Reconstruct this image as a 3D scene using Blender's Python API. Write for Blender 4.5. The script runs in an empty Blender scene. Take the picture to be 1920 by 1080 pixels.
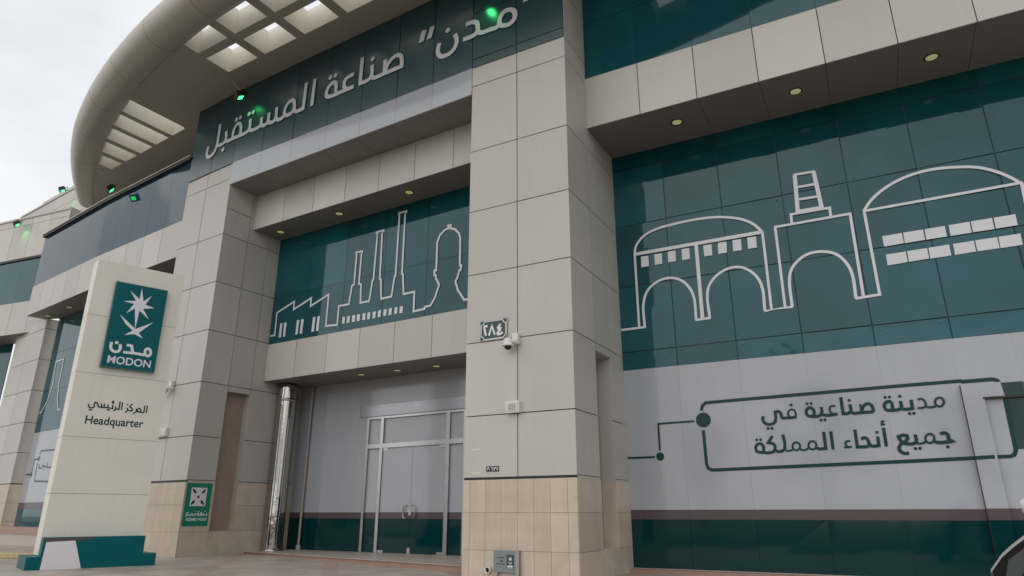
import bpy, bmesh, math, random, json
from mathutils import Matrix, Vector
random.seed(7)
R_ = math.radians
sc = bpy.context.scene
# ------------------------------------------------------------------ camera
cam = bpy.data.cameras.new('camera'); co = bpy.data.objects.new('camera', cam); sc.collection.objects.link(co)
cam.sensor_width = 36.0; cam.lens = 1264.0 / 1920.0 * 36.0; cam.clip_start = 0.1; cam.clip_end = 3000
co.location = (9.771, -13.870, 1.6)
co.rotation_euler = (R_(90 + 18.5), 0, math.atan2(0.51952, 0.85446))
sc.camera = co
# ------------------------------------------------------------------ sky, sun, exposure
SUN_EL, SUN_AZ = 32.0, 186.0        # azimuth the light comes from, clockwise from +y
w = bpy.data.worlds.new('World'); sc.world = w; w.use_nodes = True
nt = w.node_tree; nt.nodes.clear()
def N(t, **k):
    n = nt.nodes.new(t)
    for a, b in k.items(): setattr(n, a, b)
    return n
out = N('ShaderNodeOutputWorld'); bg = N('ShaderNodeBackground'); bg.inputs['Strength'].default_value = 0.10
sky = N('ShaderNodeTexSky', sky_type='NISHITA', sun_disc=False, sun_elevation=R_(SUN_EL), sun_rotation=R_(SUN_AZ), air_density=1.0, dust_density=4.0, ozone_density=1.0)
tc = N('ShaderNodeTexCoord'); sep = N('ShaderNodeSeparateXYZ'); nt.links.new(tc.outputs['Generated'], sep.inputs[0])
mp = N('ShaderNodeMapping'); mp.inputs['Scale'].default_value = (1.0, 1.0, 2.6); nt.links.new(tc.outputs['Generated'], mp.inputs[0])
nz = N('ShaderNodeTexNoise'); nz.inputs['Scale'].default_value = 2.3; nz.inputs['Detail'].default_value = 6; nt.links.new(mp.outputs[0], nz.inputs['Vector'])
cl = N('ShaderNodeValToRGB'); cl.color_ramp.elements[0].position = 0.3; cl.color_ramp.elements[0].color = (0.72, 0.75, 0.795, 1); cl.color_ramp.elements[1].position = 0.68; cl.color_ramp.elements[1].color = (1.0, 1.0, 1.0, 1)
nt.links.new(nz.outputs['Fac'], cl.inputs[0])
hg = N('ShaderNodeMapRange'); hg.inputs['From Min'].default_value = 0.0; hg.inputs['From Max'].default_value = 1.0; hg.inputs['To Min'].default_value = 8.9; hg.inputs['To Max'].default_value = 10.9
nt.links.new(sep.outputs['Z'], hg.inputs['Value'])
vm = N('ShaderNodeVectorMath', operation='SCALE'); nt.links.new(cl.outputs[0], vm.inputs[0]); nt.links.new(hg.outputs[0], vm.inputs['Scale'])
mx = N('ShaderNodeMix', data_type='RGBA'); mx.inputs['Factor'].default_value = 0.9
nt.links.new(sky.outputs[0], mx.inputs['A']); nt.links.new(vm.outputs[0], mx.inputs['B'])
nt.links.new(mx.outputs['Result'], bg.inputs['Color']); nt.links.new(bg.outputs[0], out.inputs[0])
sun = bpy.data.lights.new('sun', 'SUN'); sun.energy = 0.8; sun.angle = R_(110); sun.color = (1.0, 0.96, 0.9)
so = bpy.data.objects.new('sun', sun); sc.collection.objects.link(so)
so.rotation_euler = (R_(90 - SUN_EL), 0, R_(180 - SUN_AZ)); so.location = (0, -30, 60)
sc.view_settings.view_transform = 'Standard'; sc.view_settings.look = 'None'; sc.view_settings.exposure = 0.19; sc.view_settings.gamma = 1.0
try:
    sc.cycles.max_bounces = 6; sc.cycles.diffuse_bounces = 3; sc.cycles.glossy_bounces = 4; sc.cycles.transmission_bounces = 4
    sc.cycles.use_denoising = True; sc.cycles.caustics_reflective = False; sc.cycles.caustics_refractive = False
except Exception: pass

# ------------------------------------------------------------------ materials
MATS = {}
def mat(name, col, rough=0.5, metal=0.0, island=0.0, noise=0.0, nscale=3.0, spec=0.5, bump=0.0, bscale=40.0, emis=None, es=1.0, streak=0.0, coat=0.0, tint=None):
    m = bpy.data.materials.new(name); m.use_nodes = True; t = m.node_tree; b = t.nodes['Principled BSDF']
    b.inputs['Roughness'].default_value = rough; b.inputs['Metallic'].default_value = metal; b.inputs['Specular IOR Level'].default_value = spec
    b.inputs['Base Color'].default_value = (*col, 1); b.inputs['Coat Weight'].default_value = coat
    if tint: b.inputs['Specular Tint'].default_value = (*tint, 1)
    L = t.links.new
    cur = None
    def mulby(sock, lo, hi, fmin=0.0, fmax=1.0):
        nonlocal cur
        mr = t.nodes.new('ShaderNodeMapRange'); mr.inputs['From Min'].default_value = fmin; mr.inputs['From Max'].default_value = fmax
        mr.inputs['To Min'].default_value = lo; mr.inputs['To Max'].default_value = hi; L(sock, mr.inputs['Value'])
        v = t.nodes.new('ShaderNodeVectorMath'); v.operation = 'SCALE'
        if cur is None: v.inputs[0].default_value = col
        else: L(cur, v.inputs[0])
        L(mr.outputs[0], v.inputs['Scale']); cur = v.outputs[0]
    if island:
        g = t.nodes.new('ShaderNodeNewGeometry'); mulby(g.outputs['Random Per Island'], 1 - island, 1 + island)
    if noise or streak or bump:
        c = t.nodes.new('ShaderNodeTexCoord')
    if noise:
        n = t.nodes.new('ShaderNodeTexNoise'); n.inputs['Scale'].default_value = nscale; n.inputs['Detail'].default_value = 6; L(c.outputs['Object'], n.inputs['Vector'])
        mulby(n.outputs['Fac'], 1 - noise, 1 + noise, 0.3, 0.7)
    if streak:
        mpn = t.nodes.new('ShaderNodeMapping'); mpn.inputs['Scale'].default_value = (5, 5, 0.35); L(c.outputs['Object'], mpn.inputs[0])
        n2 = t.nodes.new('ShaderNodeTexNoise'); n2.inputs['Scale'].default_value = 1.6; n2.inputs['Detail'].default_value = 5; L(mpn.outputs[0], n2.inputs['Vector'])
        mulby(n2.outputs['Fac'], 1 - streak, 1 + streak * 0.4, 0.3, 0.6)
    if cur is not None: L(cur, b.inputs['Base Color'])
    if bump:
        n3 = t.nodes.new('ShaderNodeTexNoise'); n3.inputs['Scale'].default_value = bscale; n3.inputs['Detail'].default_value = 3; L(c.outputs['Object'], n3.inputs['Vector'])
        bp = t.nodes.new('ShaderNodeBump'); bp.inputs['Strength'].default_value = bump; bp.inputs['Distance'].default_value = 0.02; L(n3.outputs['Fac'], bp.inputs['Height']); L(bp.outputs[0], b.inputs['Normal'])
    if emis: b.inputs['Emission Color'].default_value = (*emis, 1); b.inputs['Emission Strength'].default_value = es
    MATS[name] = m; return m
CLAD = mat('beige_cladding', (0.490, 0.472, 0.436), 0.42, island=0.075, noise=0.02, nscale=0.8, streak=0.025)
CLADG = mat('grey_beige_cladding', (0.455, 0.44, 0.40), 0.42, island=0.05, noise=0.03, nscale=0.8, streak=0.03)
JOINT = mat('joint_sealant', (0.045, 0.033, 0.026), 0.8)
TILE = mat('marble_tile', (0.53, 0.45, 0.36), 0.38, island=0.07, noise=0.08, nscale=2.4, streak=0.04)
GROUT = mat('grout', (0.30, 0.25, 0.20), 0.9)
BLACK = mat('black_strip', (0.012, 0.01, 0.01), 0.5)
TEAL = mat('teal_glass', (0.004, 0.064, 0.078), 0.04, island=0.20, noise=0.20, nscale=0.7, tint=(0.72, 0.92, 1.0), spec=0.50, bump=0.05, bscale=0.55)
TEALB = mat('teal_banner', (0.012, 0.052, 0.064), 0.26, island=0.05, noise=0.06, nscale=0.7, spec=0.9)
TEALD = mat('dark_teal_vinyl', (0.001, 0.032, 0.035), 0.06, noise=0.04, spec=0.32)
BLUEG = mat('blue_grey_glass', (0.010, 0.036, 0.054), 0.05, island=0.05, spec=0.50, tint=(0.62, 0.82, 1.0))
GJOINT = mat('glass_joint', (0.003, 0.02, 0.024), 0.5)
WRAP = mat('white_vinyl', (0.365, 0.385, 0.420), 0.09, island=0.012, noise=0.02, nscale=0.6, spec=0.5, streak=0.02, bump=0.02, bscale=0.8)
STRIPE = mat('mauve_grey_vinyl', (0.095, 0.073, 0.082), 0.15, spec=0.3)
LETTER = mat('pale_vinyl', (0.52, 0.54, 0.56), 0.4)
DRAW = mat('pale_line_vinyl', (0.62, 0.64, 0.67), 0.35)
GREENV = mat('green_line_vinyl', (0.001, 0.038, 0.040), 0.25, spec=0.25)
STEEL = mat('brushed_steel', (0.42, 0.42, 0.435), 0.24, metal=1.0, noise=0.04)
FIXM = mat('dull_fixing', (0.22, 0.26, 0.27), 0.4, metal=0.6)
HEADER = mat('polished_header', (0.34, 0.345, 0.375), 0.2, metal=0.5, noise=0.05, bump=0.03, bscale=1.5)
CHROME = mat('polished_chrome', (0.44, 0.43, 0.41), 0.04, metal=1.0, bump=0.35, bscale=2.2)
PYL = mat('cream_panel', (0.73, 0.705, 0.62), 0.38, noise=0.03, nscale=0.9, streak=0.025)
PYLJ = mat('cream_joint', (0.36, 0.34, 0.29), 0.6)
LEAF = mat('leaf', (0.035, 0.06, 0.02), 0.6, island=0.4)
BARK = mat('bark', (0.10, 0.075, 0.055), 0.9, noise=0.2, nscale=6)
SAND = mat('sandy_ground', (0.30, 0.25, 0.19), 0.95, noise=0.1, nscale=0.3)
SIGNT = mat('teal_sign_face', (0.0005, 0.105, 0.120), 0.35, noise=0.06, nscale=1.2, spec=0.12)
SIGNS = mat('teal_sign_side', (0.06, 0.14, 0.14), 0.3)
WHITE = mat('white_print', (0.72, 0.72, 0.76), 0.35)
PALEPL = mat('white_plastic', (0.66, 0.64, 0.60), 0.4)
DARKPL = mat('dark_plastic', (0.012, 0.012, 0.013), 0.25)
NUMG = mat('dark_green_enamel', (0.012, 0.055, 0.045), 0.3)
SAFE = mat('safety_green', (0.002, 0.20, 0.12), 0.35)
RED = mat('red_print', (0.45, 0.02, 0.02), 0.4)
PINK = mat('pink_granite', (0.34, 0.21, 0.165), 0.45, noise=0.12, nscale=14)
SLAB = mat('pale_granite', (0.44, 0.38, 0.33), 0.4, noise=0.08, nscale=9)
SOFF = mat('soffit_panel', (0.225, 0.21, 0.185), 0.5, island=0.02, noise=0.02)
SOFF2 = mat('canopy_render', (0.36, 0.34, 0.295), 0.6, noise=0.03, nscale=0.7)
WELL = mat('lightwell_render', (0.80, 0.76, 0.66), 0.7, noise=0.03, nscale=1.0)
LENS = mat('downlight_lens', (0.75, 0.75, 0.45), 0.3, emis=(0.85, 0.85, 0.35), es=0.16)
GLENS = mat('green_lamp_lens', (0.1, 0.8, 0.3), 0.2, emis=(0.05, 1.0, 0.20), es=3.0)
CABLE = mat('pale_cable', (0.36, 0.34, 0.28), 0.6)
PIPE = mat('beige_pipe', (0.33, 0.295, 0.25), 0.45)
CARP = mat('grey_car_paint', (0.085, 0.085, 0.083), 0.30, metal=0.4, coat=0.7)
CARG = mat('car_glass', (0.012, 0.015, 0.015), 0.03, spec=0.45)
TRIM = mat('pale_car_trim', (0.22, 0.225, 0.215), 0.3, metal=0.5)
RUB = mat('black_rubber', (0.006, 0.006, 0.006), 0.7, spec=0.15)
CLOTH = mat('white_cloth', (0.72, 0.72, 0.78), 0.85, noise=0.03, nscale=6)
SKIN = mat('skin', (0.30, 0.17, 0.11), 0.55)
YEL = mat('yellow_kerb_paint', (0.44, 0.36, 0.20), 0.7, noise=0.15, nscale=8)
KERB = mat('kerb_stone', (0.36, 0.33, 0.29), 0.8, noise=0.1, nscale=6)
ASPH = mat('asphalt', (0.06, 0.058, 0.055), 0.9, noise=0.2, nscale=8)
BROWN = mat('brown_recess_wall', (0.30, 0.235, 0.18), 0.7, noise=0.08, nscale=1.5)
RIMM = mat('rim_cladding', (0.41, 0.38, 0.32), 0.34, noise=0.03, nscale=0.6)

def paving():
    m = bpy.data.materials.new('paving'); m.use_nodes = True; t = m.node_tree; b = t.nodes['Principled BSDF']; L = t.links.new
    c = t.nodes.new('ShaderNodeTexCoord')
    def brick(rot, sx, sy, mort):
        mp = t.nodes.new('ShaderNodeMapping'); mp.inputs['Rotation'].default_value = (0, 0, rot); L(c.outputs['Object'], mp.inputs[0])
        k = t.nodes.new('ShaderNodeTexBrick'); k.offset = 0.0; k.inputs['Scale'].default_value = 1.0; k.inputs['Brick Width'].default_value = sx; k.inputs['Row Height'].default_value = sy; k.inputs['Mortar Size'].default_value = mort; k.inputs['Mortar Smooth'].default_value = 0.0
        L(mp.outputs[0], k.inputs['Vector']); return k
    k1 = brick(R_(45), 0.6, 0.6, 0.006)
    k1.inputs['Color1'].default_value = (0.46, 0.41, 0.36, 1); k1.inputs['Color2'].default_value = (0.40, 0.36, 0.31, 1); k1.inputs['Mortar'].default_value = (0.27, 0.23, 0.2, 1)
    k2 = brick(R_(45), 3.0, 3.0, 0.22)
    k3 = brick(R_(0), 2.4, 4.0, 0.14)
    mx = t.nodes.new('ShaderNodeMath'); mx.operation = 'MAXIMUM'; L(k2.outputs['Fac'], mx.inputs[0]); L(k3.outputs['Fac'], mx.inputs[1])
    n = t.nodes.new('ShaderNodeTexNoise'); n.inputs['Scale'].default_value = 1.3; n.inputs['Detail'].default_value = 8; L(c.outputs['Object'], n.inputs['Vector'])
    mix = t.nodes.new('ShaderNodeMix'); mix.data_type = 'RGBA'; L(mx.outputs[0], mix.inputs['Factor']); L(k1.outputs['Color'], mix.inputs['A']); mix.inputs['B'].default_value = (0.385, 0.305, 0.26, 1)
    mr = t.nodes.new('ShaderNodeMapRange'); mr.inputs['From Min'].default_value = .3; mr.inputs['From Max'].default_value = .7; mr.inputs['To Min'].default_value = .8; mr.inputs['To Max'].default_value = 1.12; L(n.outputs['Fac'], mr.inputs[0])
    v = t.nodes.new('ShaderNodeVectorMath'); v.operation = 'SCALE'; L(mix.outputs['Result'], v.inputs[0]); L(mr.outputs[0], v.inputs['Scale']); L(v.outputs[0], b.inputs['Base Color'])
    b.inputs['Roughness'].default_value = 0.45
    return m
PAVE = paving()

# ------------------------------------------------------------------ mesh helpers
class MB:
    """collects shapes with an optional plan transform (ox, oy, angle) and links them as ONE mesh object"""
    def __init__(s): s.v = []; s.f = []; s.m = []; s.sm = []; s.mats = []; s.T = None
    def tf(s, ox=0, oy=0, ang=0): s.T = (ox, oy, math.cos(R_(ang)), math.sin(R_(ang))); return s
    def P(s, p):
        if s.T is None: return tuple(p)
        ox, oy, c, q = s.T; return (ox + c * p[0] - q * p[1], oy + q * p[0] + c * p[1], p[2])
    def mi(s, m):
        if m not in s.mats: s.mats.append(m)
        return s.mats.index(m)
    def add(s, vs, fs, m, smooth=False):
        b = len(s.v); s.v += [s.P(p) for p in vs]; i = s.mi(m)
        for f in fs: s.f.append(tuple(b + k for k in f)); s.m.append(i); s.sm.append(smooth)
    def box(s, x0, x1, y0, y1, z0, z1, m, jit=0.0):
        j = [random.uniform(-jit, jit) for _ in range(4)] if jit else (0, 0, 0, 0)
        vs = [(x0, y0 + j[0], z0), (x1, y0 + j[1], z0), (x1, y1, z0), (x0, y1, z0), (x0, y0 + j[2], z1), (x1, y0 + j[3], z1), (x1, y1, z1), (x0, y1, z1)]
        s.add(vs, [(0, 1, 5, 4), (1, 2, 6, 5), (2, 3, 7, 6), (3, 0, 4, 7), (4, 5, 6, 7), (3, 2, 1, 0)], m)
    def poly(s, pts, m): s.add(pts, [tuple(range(len(pts)))], m)
    def prism(s, pts, z0, z1, m):          # horizontal outline, anticlockwise
        n = len(pts); vs = [(x, y, z0) for x, y in pts] + [(x, y, z1) for x, y in pts]
        s.add(vs, [tuple(range(n - 1, -1, -1)), tuple(range(n, 2 * n))] + [(i, (i + 1) % n, n + (i + 1) % n, n + i) for i in range(n)], m)
    def plate(s, pts, y0, y1, m):          # outline in (x, z) made into a slab between y0 (front) and y1
        n = len(pts); vs = [(x, y0, z) for x, z in pts] + [(x, y1, z) for x, z in pts]
        s.add(vs, [tuple(range(n)), tuple(range(2 * n - 1, n - 1, -1))] + [(i, n + i, n + (i + 1) % n, (i + 1) % n) for i in range(n)], m)
    def tube(s, pts, r, m, seg=10, cap=True, smooth=True):
        pts = [Vector(p) for p in pts]; n = len(pts); rr = r if isinstance(r, (list, tuple)) else [r] * n; vs = []; fs = []
        for i, p in enumerate(pts):
            d = (pts[min(i + 1, n - 1)] - pts[max(i - 1, 0)]).normalized(); a = d.orthogonal() if i == 0 else (a - d * a.dot(d)); a = a.normalized(); b = d.cross(a)
            vs += [tuple(p + (a * math.cos(2 * math.pi * k / seg) + b * math.sin(2 * math.pi * k / seg)) * rr[i]) for k in range(seg)]
        for i in range(n - 1): fs += [(i * seg + k, i * seg + (k + 1) % seg, (i + 1) * seg + (k + 1) % seg, (i + 1) * seg + k) for k in range(seg)]
        s.add(vs, fs, m, smooth)
        if cap: s.add(vs[:seg], [tuple(range(seg - 1, -1, -1))], m); s.add(vs[-seg:], [tuple(range(seg))], m)
    def lathe(s, c, prof, m, seg=20, axis='z', smooth=True):
        vs = []; fs = []; n = len(prof)
        for r, h in prof:
            for k in range(seg):
                a = 2 * math.pi * k / seg; x, y = r * math.cos(a), r * math.sin(a)
                vs.append((c[0] + x, c[1] + y, c[2] + h) if axis == 'z' else (c[0] + x, c[1] - h, c[2] + y))
        for i in range(n - 1): fs += [(i * seg + k, i * seg + (k + 1) % seg, (i + 1) * seg + (k + 1) % seg, (i + 1) * seg + k) for k in range(seg)]
        s.add(vs, fs, m, smooth)
    def sphere(s, c, r, m, seg=14, ring=8, sc_=(1, 1, 1)):
        s.lathe(c, [(r * math.sin(math.pi * i / ring) * sc_[0] + 1e-5, -r * math.cos(math.pi * i / ring) * sc_[2]) for i in range(ring + 1)], m, seg)
    def disc(s, x, z, r, y, m, seg=20): s.poly([(x + r * math.cos(2 * math.pi * k / seg), y, z + r * math.sin(2 * math.pi * k / seg)) for k in range(seg)], m)
    def build(s, name, parent=None, loc=(0, 0, 0), ang=0.0, bevel=0.0):
        me = bpy.data.meshes.new(name); me.from_pydata(s.v, [], s.f)
        for m in s.mats: me.materials.append(m)
        me.polygons.foreach_set('material_index', s.m); me.polygons.foreach_set('use_smooth', s.sm); me.update()
        o = bpy.data.objects.new(name, me); sc.collection.objects.link(o)
        o.location = loc; o.rotation_euler = (0, 0, R_(ang))
        if parent: o.parent = parent
        if bevel:
            bv = o.modifiers.new('bevel', 'BEVEL'); bv.width = bevel; bv.segments = 2; bv.limit_method = 'ANGLE'
        return o
def tag(o, label, cat, group=None):
    o['label'] = label; o['category'] = cat
    if group: o['group'] = group
    return o
def thing(name, label, cat, loc=(0, 0, 0), ang=0.0, group=None):
    o = bpy.data.objects.new(name, None); sc.collection.objects.link(o); o.location = loc; o.rotation_euler = (0, 0, R_(ang)); o.empty_display_size = 0.3
    return tag(o, label, cat, group)
def struct(o): o['kind'] = 'structure'; return o

def smooth_line(pts, smooth):
    if not smooth or len(pts) < 3: return pts
    closed = math.dist(pts[0], pts[-1]) < 1e-3
    n = len(pts); out = []
    def tang(i):
        if i in (0, n - 1):
            if not closed: return None
            a, b = pts[n - 2], pts[1]
        else: a, b = pts[i - 1], pts[i + 1]
        p = pts[i]; d1 = (p[0] - a[0], p[1] - a[1]); d2 = (b[0] - p[0], b[1] - p[1]); l1 = math.hypot(*d1) or 1e-6; l2 = math.hypot(*d2) or 1e-6
        if (d1[0] * d2[0] + d1[1] * d2[1]) / (l1 * l2) < 0.35: return None     # a corner
        t = (d1[0] / l1 + d2[0] / l2, d1[1] / l1 + d2[1] / l2); l = math.hypot(*t) or 1; return (t[0] / l, t[1] / l)
    T = [tang(i) for i in range(n)]
    for i in range(n - 1):
        p, q = pts[i], pts[i + 1]; l = math.dist(p, q); ch = ((q[0] - p[0]) / (l or 1), (q[1] - p[1]) / (l or 1))
        a = T[i] or ch; b = T[i + 1] or ch; k = 6
        for j in range(k):
            u = j / k; h0 = 2 * u**3 - 3 * u**2 + 1; h1 = u**3 - 2 * u**2 + u; h2 = -2 * u**3 + 3 * u**2; h3 = u**3 - u**2
            out.append((h0 * p[0] + h1 * l * a[0] + h2 * q[0] + h3 * l * b[0], h0 * p[1] + h1 * l * a[1] + h2 * q[1] + h3 * l * b[1]))
    out.append(pts[-1]); return out
def ribbon(mb, pts, wd, y, m, smooth=False, bend=None):
    """flat vinyl stroke of width wd along points (x, z) lying at depth y"""
    p = smooth_line([tuple(q) for q in pts], smooth)
    p = [q for i, q in enumerate(p) if i == 0 or math.dist(q, p[i - 1]) > 1e-4]
    n = len(p); closed = n > 3 and math.dist(p[0], p[-1]) < 0.02
    Lf = []; Rt = []
    for i in range(n):
        a = p[i - 1] if i > 0 else (p[n - 2] if closed else None); b = p[i + 1] if i < n - 1 else (p[1] if closed else None)
        d1 = (p[i][0] - a[0], p[i][1] - a[1]) if a else None; d2 = (b[0] - p[i][0], b[1] - p[i][1]) if b else None
        d1 = d1 or d2; d2 = d2 or d1
        l1 = math.hypot(*d1); l2 = math.hypot(*d2); n1 = (-d1[1] / l1, d1[0] / l1); n2 = (-d2[1] / l2, d2[0] / l2)
        mx_, mz = n1[0] + n2[0], n1[1] + n2[1]; l = math.hypot(mx_, mz) or 1e-6; mx_ /= l; mz /= l
        k = min(1.0 / max(mx_ * n1[0] + mz * n1[1], 0.2), 1.9) * wd / 2
        Lf.append((p[i][0] + mx_ * k, p[i][1] + mz * k)); Rt.append((p[i][0] - mx_ * k, p[i][1] - mz * k))
    f = bend or (lambda x: 0.0)
    vs = [(x, y + f(x) - .0022 * i / n, z) for i, (x, z) in enumerate(Lf)] + [(x, y + f(x) - .0022 * i / n, z) for i, (x, z) in enumerate(Rt)]
    mb.add(vs, [(i, n + i, n + i + 1, i + 1) for i in range(n - 1)], m)
def text_part(name, body, x0, x1, z0, z1, m, parent, y, bold=0.0, rise=0.0):
    """latin lettering fitted to a rectangle on the front of its parent"""
    cu = bpy.data.curves.new(name, 'FONT'); cu.body = body; cu.offset = bold; cu.resolution_u = 4
    tmp = bpy.data.objects.new('tmp', cu); sc.collection.objects.link(tmp); dg = bpy.context.evaluated_depsgraph_get(); dg.update()
    me = bpy.data.meshes.new_from_object(tmp.evaluated_get(dg)); bpy.data.objects.remove(tmp)
    xs = [v.co.x for v in me.vertices]; ys = [v.co.y for v in me.vertices]; ax, bx, ay, by = min(xs), max(xs), min(ys), max(ys)
    for v in me.vertices:
        u = (v.co.x - ax) / (bx - ax); t = (v.co.y - ay) / (by - ay); v.co = (x0 + u * (x1 - x0), y, z0 + t * (z1 - z0) + rise * u)
    me.name = name; me.materials.clear(); me.materials.append(m)
    o = bpy.data.objects.new(name, me); sc.collection.objects.link(o); o.parent = parent; return o
def cells(mb, us, zs, m, gap=0.02, y0=0.0, th=0.03, skip=None, jit=0.0, back=JOINT, by=None):
    """a panelled face: separate panels with open joints over a dark backing"""
    for i in range(len(us) - 1):
        for j in range(len(zs) - 1):
            if skip and skip(i, j): continue
            x0 = us[i] + (gap / 2 if i else 0); x1 = us[i + 1] - (gap / 2 if i < len(us) - 2 else 0)
            z0 = zs[j] + (gap / 2 if j else 0); z1 = zs[j + 1] - (gap / 2 if j < len(zs) - 2 else 0)
            mb.box(x0, x1, y0, y0 + th, z0, z1, m, jit)
            if back: mb.box(us[i] + (0 if i else 0.004), us[i + 1] - (0 if i < len(us) - 2 else 0.004), y0 + th * 0.6 if False else y0 + th + 0.001, y0 + th + (by or 0.02), zs[j] + (0 if j else .004), zs[j + 1] - (0 if j < len(zs) - 2 else .004), back)
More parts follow.
